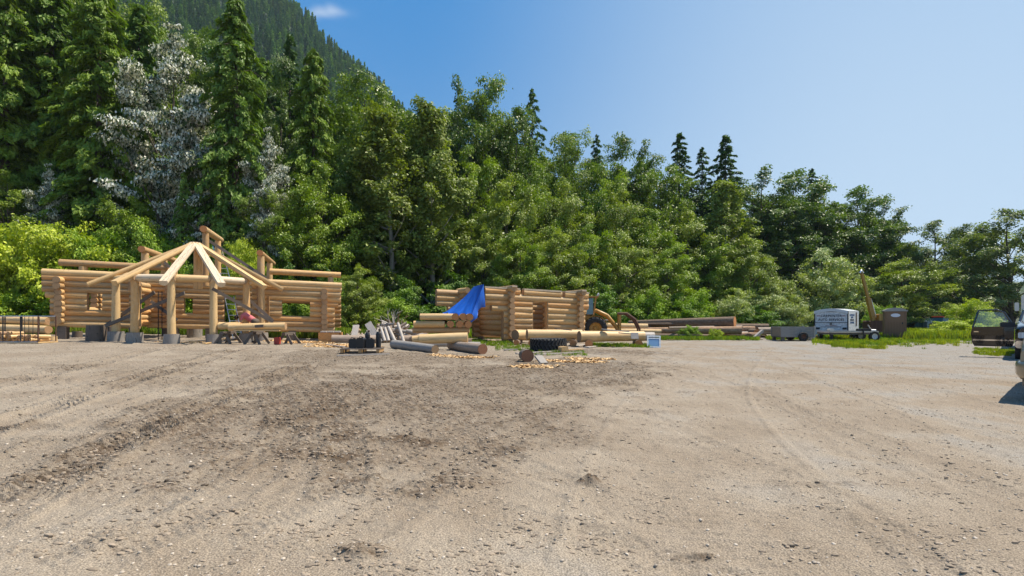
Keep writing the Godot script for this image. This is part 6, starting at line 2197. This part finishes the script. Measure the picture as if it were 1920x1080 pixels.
	for k in path.size():
		var p: Vector3 = path[k]
		var dd: Vector3 = ((path[mini(k + 1, 10)] as Vector3) - (path[maxi(k - 1, 0)] as Vector3)).normalized()
		var outw := dd.cross(Vector3.UP).normalized() * -1.0
		if outw.dot(p) < 0.0:
			outw = -outw
		rb.append([p + Vector3(0, 0.44, 0) - outw * 0.1, p + Vector3(0, 0.42, 0) + outw * 0.0, p + Vector3(0, 0.5, 0) + outw * 0.05, p + Vector3(0, 0.64, 0) + outw * 0.06, p + Vector3(0, 0.715, 0) + outw * 0.04, p + Vector3(0, 0.735, 0) - outw * 0.02, p + Vector3(0, 0.73, 0) - outw * 0.14])
	Bu.loft(rb, true, true)
	part("bumper", Bu.mesh(M.tan_paint), c)
	var Va := Mb.new()
	var rv2 := []
	for k in path.size():
		var p: Vector3 = path[k] * 0.96
		rv2.append([p + Vector3(0, 0.3, 0), p + Vector3(0, 0.43, 0), p * 0.9 + Vector3(0, 0.43, 0), p * 0.9 + Vector3(0, 0.3, 0)])
	Va.loft(rv2, true, true)
	part("valance", Va.mesh(M.grey_trim), c)
	for s in [-1, 1]:
		wheel(c, "wheel", Vector3(0.78 * s, 0.34, 0.0), Vector3(1, 0, 0), 0.35, 0.24, M.aluminium)
		wheel(c, "wheel", Vector3(0.78 * s, 0.34, -3.2), Vector3(1, 0, 0), 0.35, 0.24, M.aluminium)
		var L := Mb.new()
		L.cbox(Vector3(0.83 * s, 0.95, 0.46), Vector3(0.16, 0.3, 0.12), 0.03)
		part("lamp", L.mesh(M.red_paint if s > 0 else mat("lamp_amber", 0.4, 0.24, 0.14, 0.2)), c)

# ------------------------------------------------------------------ the worker
func nets(bones: Array, cell: float, k_: float, B: Mb) -> void:
	# bones: [a, b, ra, rb, Color]
	var lo := Vector3(1e9, 1e9, 1e9)
	var hi := -lo
	for q in bones:
		for e in 2:
			var r: float = maxf(q[2], q[3]) + cell * 2.0
			lo = lo.min((q[e] as Vector3) - Vector3(r, r, r))
			hi = hi.max((q[e] as Vector3) + Vector3(r, r, r))
	var nx := int((hi.x - lo.x) / cell) + 2
	var ny := int((hi.y - lo.y) / cell) + 2
	var nz := int((hi.z - lo.z) / cell) + 2
	var fld := PackedFloat32Array()
	fld.resize(nx * ny * nz)
	fld.fill(1.0)
	for q in bones:
		var a: Vector3 = q[0]
		var b: Vector3 = q[1]
		var ra: float = q[2]
		var rb: float = q[3]
		var m := maxf(ra, rb) + cell * 3.0 + k_
		var l0 := (a.min(b) - Vector3(m, m, m) - lo) / cell
		var h0 := (a.max(b) + Vector3(m, m, m) - lo) / cell
		var ab := b - a
		var il := 1.0 / maxf(ab.length_squared(), 1e-9)
		for z in range(maxi(0, int(l0.z)), mini(nz, int(h0.z) + 1)):
			for y in range(maxi(0, int(l0.y)), mini(ny, int(h0.y) + 1)):
				for x in range(maxi(0, int(l0.x)), mini(nx, int(h0.x) + 1)):
					var p := lo + Vector3(x, y, z) * cell
					var t := clampf((p - a).dot(ab) * il, 0.0, 1.0)
					var dd := p.distance_to(a + ab * t) - lerpf(ra, rb, t)
					var at := (z * ny + y) * nx + x
					var old := fld[at]
					var hh := clampf(0.5 + 0.5 * (old - dd) / k_, 0.0, 1.0)
					fld[at] = lerpf(old, dd, hh) - k_ * hh * (1.0 - hh)
	var ids := {}
	var base := B.v.size()
	for z in nz - 1:
		for y in ny - 1:
			for x in nx - 1:
				var s := Vector3.ZERO
				var cnt := 0
				var inside := 0
				for c in 8:
					if fld[((z + (c >> 2)) * ny + y + ((c >> 1) & 1)) * nx + x + (c & 1)] < 0.0:
						inside += 1
				if inside == 0 or inside == 8:
					continue
				for e in [[0, 1], [2, 3], [4, 5], [6, 7], [0, 2], [1, 3], [4, 6], [5, 7], [0, 4], [1, 5], [2, 6], [3, 7]]:
					var c0: int = e[0]
					var c1: int = e[1]
					var f0 := fld[((z + (c0 >> 2)) * ny + y + ((c0 >> 1) & 1)) * nx + x + (c0 & 1)]
					var f1 := fld[((z + (c1 >> 2)) * ny + y + ((c1 >> 1) & 1)) * nx + x + (c1 & 1)]
					if (f0 < 0.0) != (f1 < 0.0):
						var t := f0 / (f0 - f1)
						s += Vector3(c0 & 1, (c0 >> 1) & 1, c0 >> 2).lerp(Vector3(c1 & 1, (c1 >> 1) & 1, c1 >> 2), t)
						cnt += 1
				var p := lo + (Vector3(x, y, z) + s / cnt) * cell
				ids[(z * ny + y) * nx + x] = B.v.size()
				B.v.append(p)
				var best := 1e9
				var col := Color.WHITE
				for q in bones:
					var ab: Vector3 = q[1] - q[0]
					var t := clampf((p - (q[0] as Vector3)).dot(ab) / maxf(ab.length_squared(), 1e-9), 0.0, 1.0)
					var dd := p.distance_to((q[0] as Vector3) + ab * t) - lerpf(q[2], q[3], t)
					if dd < best:
						best = dd
						col = q[4]
				B.c.append(col)
	for z in range(1, nz - 1):
		for y in range(1, ny - 1):
			for x in range(1, nx - 1):
				var f0 := fld[(z * ny + y) * nx + x]
				for ax in 3:
					var f1 := fld[((z + int(ax == 2)) * ny + y + int(ax == 1)) * nx + x + int(ax == 0)]
					if (f0 < 0.0) == (f1 < 0.0):
						continue
					var q := []
					for o in [[0, 0], [1, 0], [1, 1], [0, 1]]:
						var dx := 0
						var dy := 0
						var dz := 0
						if ax == 0:
							dy = o[0]; dz = o[1]
						elif ax == 1:
							dz = o[0]; dx = o[1]
						else:
							dx = o[0]; dy = o[1]
						q.append(ids.get(((z - dz) * ny + y - dy) * nx + x - dx, -1))
					if q.has(-1):
						continue
					if f0 < 0.0:
						B.i.append_array([q[0], q[2], q[1], q[0], q[3], q[2]])
					else:
						B.i.append_array([q[0], q[1], q[2], q[0], q[2], q[3]])

func build_worker() -> void:
	var g := gp(474, 24.6)
	g.y = yard_y(g.x, 24.6)
	var o := thing("person", g, "worker in a red shirt bending over the work logs", "person")
	var shirt := Color(0.55, 0.14, 0.15)
	var jeans := Color(0.10, 0.075, 0.055)
	var skin := Color(0.42, 0.24, 0.16)
	var boot := Color(0.03, 0.025, 0.02)
	var hip := Vector3(0.12, 0.97, 0)
	var chest := Vector3(-0.34, 1.25, 0.02)
	var neck := Vector3(-0.50, 1.25, 0.04)
	var head := Vector3(-0.64, 1.20, 0.06)
	var bones := [
		[hip + Vector3(0, 0, -0.07), hip + Vector3(0, 0, 0.07), 0.145, 0.145, jeans],
		[hip + Vector3(-0.06, 0.03, 0), hip.lerp(chest, 0.45), 0.14, 0.145, shirt],
		[hip.lerp(chest, 0.45), chest, 0.145, 0.15, shirt],
		[chest + Vector3(0, 0, -0.13), chest + Vector3(0, 0, 0.13), 0.105, 0.105, shirt],
		[chest + Vector3(-0.06, 0.02, 0.01), neck, 0.07, 0.055, shirt],
		[neck, head, 0.055, 0.055, skin],
	]
	for s in [-1.0, 1.0]:
		var knee := Vector3(0.06 + 0.06 * s, 0.48, 0.14 * s)
		var foot := Vector3(0.14 + 0.08 * s, 0.09, 0.16 * s)
		bones.append([hip + Vector3(0, -0.03, 0.09 * s), knee, 0.1, 0.07, jeans])
		bones.append([knee, foot, 0.068, 0.05, jeans])
		bones.append([foot + Vector3(0.03, -0.05, 0), foot + Vector3(-0.17, -0.055, 0.02 * s), 0.045, 0.038, boot])
		var sh: Vector3 = chest + Vector3(-0.03, 0.0, 0.2 * s)
		var el := sh + Vector3(-0.05, -0.29, 0.05 * s)
		var wr := el + Vector3(-0.11, -0.24, -0.06 * s)
		bones.append([sh, sh.lerp(el, 0.6), 0.065, 0.055, shirt])
		bones.append([sh.lerp(el, 0.6), el, 0.046, 0.04, skin])
		bones.append([el, wr, 0.04, 0.028, skin])
	var B := Mb.new()
	B.flat = true
	nets(bones, 0.022, 0.03, B)
	# head with face, on a finer grid
	var hair := Color(0.02, 0.014, 0.01)
	var fd := (head - neck).normalized()
	var fwd := Vector3(-0.45, -0.88, 0.1).normalized()
	var sidev := fd.cross(fwd).normalized()
	var hc := head + fd * 0.06
	nets([
		[hc, hc + fd * 0.05, 0.088, 0.085, hair], [hc + fwd * 0.035, hc + fwd * 0.045 - fd * 0.05, 0.072, 0.055, skin],
		[hc + fwd * 0.1 - fd * 0.005, hc + fwd * 0.115 - fd * 0.025, 0.012, 0.016, skin],
		[hc + sidev * 0.085, hc + sidev * 0.09 - fd * 0.03, 0.016, 0.012, skin], [hc - sidev * 0.085, hc - sidev * 0.09 - fd * 0.03, 0.016, 0.012, skin],
		[hc + fwd * 0.098 + fd * 0.012 + sidev * 0.03, hc + fwd * 0.1 + fd * 0.012 + sidev * 0.036, 0.01, 0.01, hair], [hc + fwd * 0.098 + fd * 0.012 - sidev * 0.03, hc + fwd * 0.1 + fd * 0.012 - sidev * 0.036, 0.01, 0.01, hair],
		[hc + fwd * 0.09 - fd * 0.055 - sidev * 0.02, hc + fwd * 0.09 - fd * 0.055 + sidev * 0.02, 0.01, 0.01, Color(0.3, 0.11, 0.09)],
	], 0.009, 0.012, B)
	# hands
	for s in [-1.0, 1.0]:
		var sh: Vector3 = chest + Vector3(-0.03, 0.0, 0.2 * s)
		var el := sh + Vector3(-0.05, -0.29, 0.05 * s)
		var wr := el + Vector3(-0.11, -0.24, -0.06 * s)
		var hd := Vector3(-0.75, -0.6, -0.1 * s).normalized()
		var ac := Vector3(0, 0.1, 1.0 * s).normalized()
		var hb := [[wr, wr + hd * 0.07, 0.026, 0.034, skin], [wr + hd * 0.05 + ac * 0.024, wr + hd * 0.075 - ac * 0.024, 0.022, 0.022, skin]]
		for f in 4:
			var k0: Vector3 = wr + hd * 0.085 + ac * (0.03 - 0.02 * f)
			var l: float = [0.03, 0.034, 0.032, 0.025][f]
			var k1: Vector3 = k0 + (hd + Vector3(0, -0.2, 0)).normalized() * l * 1.1
			hb.append([k0, k1, 0.01, 0.009, skin])
			hb.append([k1, k1 + (hd + Vector3(0.5, -1.0, 0)).normalized() * l, 0.009, 0.008, skin])
		var t0 := wr + hd * 0.03 + ac * 0.034
		hb.append([t0, t0 + (hd * 0.6 + ac * 0.8).normalized() * 0.035, 0.012, 0.011, skin])
		hb.append([t0 + (hd * 0.6 + ac * 0.8).normalized() * 0.035, t0 + (hd * 1.4 + ac * 1.0).normalized() * 0.065, 0.011, 0.009, skin])
		nets(hb, 0.0075, 0.007, B)
	var m := mat("worker_cloth", 1, 1, 1, 0.8)
	m.vertex_color_use_as_albedo = true
	part("body", B.mesh(m), o)

# ------------------------------------------------------------------ small cover of the ground
func build_cover() -> void:
	rng.seed = 1101
	# pebbles
	var S := Mb.new()
	S.flat = true
	var sp := SphereMesh.new()
	sp.radius = 0.5
	sp.height = 1.0
	sp.radial_segments = 7
	sp.rings = 4
	var arr := sp.get_mesh_arrays()
	var vs: PackedVector3Array = arr[Mesh.ARRAY_VERTEX]
	for k in vs.size():
		var p := vs[k]
		vs[k] = p * (1.0 + 0.3 * nz_mid.get_noise_3d(p.x * 2.0, p.y * 2.0, p.z * 2.0)) * Vector3(1, 0.6, 0.85)
	S.v = vs
	S.i = arr[Mesh.ARRAY_INDEX]
	var sm := mat("pebble", 1, 1, 1, 0.85)
	sm.vertex_color_use_as_albedo = true
	var xf := []
	var co := []
	for k in 14000:
		var d := 2.3 + 26.0 * pow(rng.randf(), 1.9)
		var x := d * rnd(-1.05, 1.05)
		var s := 0.005 + 0.022 * pow(rng.randf(), 5.0) + 0.0005 * d
		var y := yard_y(x, d)
		xf.append(Transform3D(Basis.from_euler(Vector3(rnd(-0.4, 0.4), rng.randf() * TAU, 0)).scaled(Vector3(s, s, s)), Vector3(x, y + s * 0.12, -d)))
		var g := rnd(0.2, 0.48)
		co.append(Color(g * 1.12, g * 0.96, g * 0.78))
	stuff_multi("gravel", S.mesh(sm), xf, "loose pebbles scattered over the dirt yard", "gravel", co)
	# clods of turned soil
	xf = []
	co = []
	for k in 60000:
		if xf.size() > 12000:
			break
		var d := 3.0 + 17.0 * rng.randf()
		var x := d * rnd(-1.0, 0.6)
		var w := g_at(GD, x, d)
		if w < 0.25 or rng.randf() > w:
			continue
		var s := 0.012 + 0.04 * pow(rng.randf(), 3.0)
		xf.append(Transform3D(Basis.from_euler(Vector3(rnd(-0.6, 0.6), rng.randf() * TAU, rnd(-0.4, 0.4))).scaled(Vector3(s * rnd(0.8, 1.5), s, s)), Vector3(x, yard_y(x, d) + s * 0.02, -d)))
		var g := rnd(0.5, 1.5)
		co.append(Color(0.17 * g, 0.128 * g, 0.09 * g))
	stuff_multi("clods", S.mesh(sm), xf, "dark clods of churned soil", "soil", co)
	# dry crumbs of the same dirt
	xf = []
	co = []
	for k in 120000:
		if xf.size() > 26000:
			break
		var d := 2.3 + 21.0 * pow(rng.randf(), 1.5)
		var x := d * rnd(-1.05, 1.05)
		var raw := g_at(GD, x, d)
		var pr := 0.22 + nz_mid.get_noise_2d(x * 1.3 + 9.0, d * 1.3) * 1.3 + raw * 0.8 - maxf(0.0, x - 2.0) * 0.03
		if rng.randf() > pr:
			continue
		var s := 0.008 + 0.028 * pow(rng.randf(), 3.0)
		xf.append(Transform3D(Basis.from_euler(Vector3(rnd(-0.6, 0.6), rng.randf() * TAU, rnd(-0.4, 0.4))).scaled(Vector3(s * rnd(0.8, 2.0), s * 0.9, s)), Vector3(x, yard_y(x, d) + s * 0.05, -d)))
		var g := rnd(0.55, 1.1)
		co.append(Color(0.31 * g, 0.245 * g, 0.18 * g))
	stuff_multi("dirt_crumbs", S.mesh(sm), xf, "dry crumbs of dirt strewn over the yard", "dirt", co)
	# shavings and chips
	var C := Mb.new()
	C.flat = true
	C.v = PackedVector3Array([Vector3(-0.5, 0, -0.2), Vector3(0.5, 0.1, -0.22), Vector3(0.5, 0.0, 0.2), Vector3(-0.5, 0.12, 0.2)])
	C.i = PackedInt32Array([0, 1, 2, 0, 2, 3])
	var cm := mat("shaving", 1, 1, 1, 0.7)
	cm.vertex_color_use_as_albedo = true
	cm.cull_mode = BaseMaterial3D.CULL_DISABLED
	xf = []
	co = []
	for k in 90000:
		if xf.size() > 7000:
			break
		var d := rnd(13, 27)
		var x := d * rnd(-0.75, 0.3)
		var w := g_at(GS, x, d)
		if w < 0.1 or rng.randf() > w * 1.2:
			continue
		var s := rnd(0.04, 0.16)
		xf.append(Transform3D(Basis.from_euler(Vector3(rnd(-0.4, 0.4), rng.randf() * TAU, rnd(-0.4, 0.4))).scaled(Vector3(s, s, s)), Vector3(x, yard_y(x, d) + 0.015, -d)))
		var g := rnd(0.6, 1.15)
		co.append(Color(0.66 * g, 0.43 * g, 0.2 * g))
	stuff_multi("shavings", C.mesh(cm), xf, "pale wood shavings and chips round the log work", "shavings", co)
	# grass
	var L := Leaves.new()
	rng.seed = 1102
	for k in 16:
		var a := rng.randf() * TAU
		var b := Vector3(rnd(-0.09, 0.09), 0, rnd(-0.09, 0.09))
		var h := rnd(0.14, 0.36)
		L.leaf(b + Vector3(cos(a) * 0.05, h * 0.48, sin(a) * 0.05), Vector3(cos(a), 0.15, sin(a)).normalized(), Vector3(cos(a) * 0.35, 1, sin(a) * 0.35), h, 0.022, Color(1, 1, 1), 0.1)
	var gm := leaf_mat("grass_blade", 1, 1, 1, 0.6, 1.0, 0.3)
	xf = []
	co = []
	var tuft := func(x: float, d: float, s: float, yel: float):
		xf.append(Transform3D(Basis(Vector3.UP, rng.randf() * TAU).scaled(Vector3(s * 1.4, s, s * 1.4)), Vector3(x, yard_y(x, d) - 0.02, -d)))
		var g := rnd(0.7, 1.3)
		co.append(Color(lerpf(0.13, 0.36, yel) * g, lerpf(0.24, 0.37, yel) * g, 0.035 * g))
	# verge at the right
	for k in 15000:
		var px := rnd(1525, 1960)
		var py := rnd(617, 655)
		var p := on_ground(px, py)
		var d := -p.z
		if d > 58.0:
			continue
		var edge := 654.0 if px < 1660.0 else 648.0 - 6.0 * smoothstep(1700.0, 1840.0, px)
		var nn := nz_patch.get_noise_2d(p.x * 0.8, d * 0.8)
		if py > edge + 6.0 + nn * 12.0 or (px < 1560.0 and py > 646.0 + nn * 8.0):
			continue
		if rng.randf() > clampf((edge - 2.0 - py) / 11.0 + nn * 1.4 + 0.2, 0.012, 1.0):
			continue
		tuft.call(p.x, d, rnd(0.4, 1.1) * (1.5 if d > 38.0 else 0.8), clampf(0.45 + nn + rnd(-0.4, 0.4), 0, 1))
	for k in 2600:
		var px := rnd(1700, 1850)
		var d := rnd(36.0, 48.0)
		tuft.call((px - 960.0) * d / F, d, rnd(1.2, 2.6), rnd(0.3, 1.0))
	for k in 900:
		var px := rnd(1826, 1905)
		var py := rnd(652, 668)
		var p := on_ground(px, py)
		if nz_patch.get_noise_2d(p.x * 1.4 + 5.0, p.z * 1.4) - absf(py - 660.0) * 0.04 < -0.12:
			continue
		tuft.call(p.x, -p.z, rnd(0.25, 0.5), rnd(0.3, 0.9))
	# weeds among the logs and behind the houses
	for q in [[1100, 1230, 26.0, 28.5, 350, 0.6], [930, 1010, 22.0, 27.0, 160, 0.45], [985, 1100, 19.5, 22.0, 120, 0.4], [1230, 1420, 35.5, 39.0, 1400, 0.9], [640, 790, 31.2, 36.0, 2200, 1.6], [-40, 110, 28.5, 35.0, 1500, 1.8], [500, 660, 30.0, 35.0, 2200, 1.8], [120, 500, 31.0, 36.0, 3000, 1.7], [860, 960, 25.5, 31.0, 240, 0.6], [800, 1100, 34.5, 42.0, 2200, 1.6], [1090, 1500, 42.0, 52.0, 3600, 2.0], [1440, 1540, 36.5, 42.0, 700, 1.0]]:
		for k in q[4]:
			var px := rnd(q[0], q[1])
			var d := rnd(q[2], q[3])
			tuft.call((px - 960.0) * d / F, d, rnd(0.6, 1.3) * q[5], rnd(0.0, 0.6))
	stuff_multi("grass", L.mesh(gm), xf, "grass and low weeds on the verge and round the logs", "grass", co)

func _ready() -> void:
	set_view()
	make_materials()
	press_yard()
	build_ground()
	make_tree_meshes()
	build_mountain()
	plant_forest()
	build_log_house()
	build_cabin()
	build_logs()
	build_brush()
	build_workplace()
	build_loader()
	build_trailers()
	build_vehicles()
	build_worker()
	build_cover()
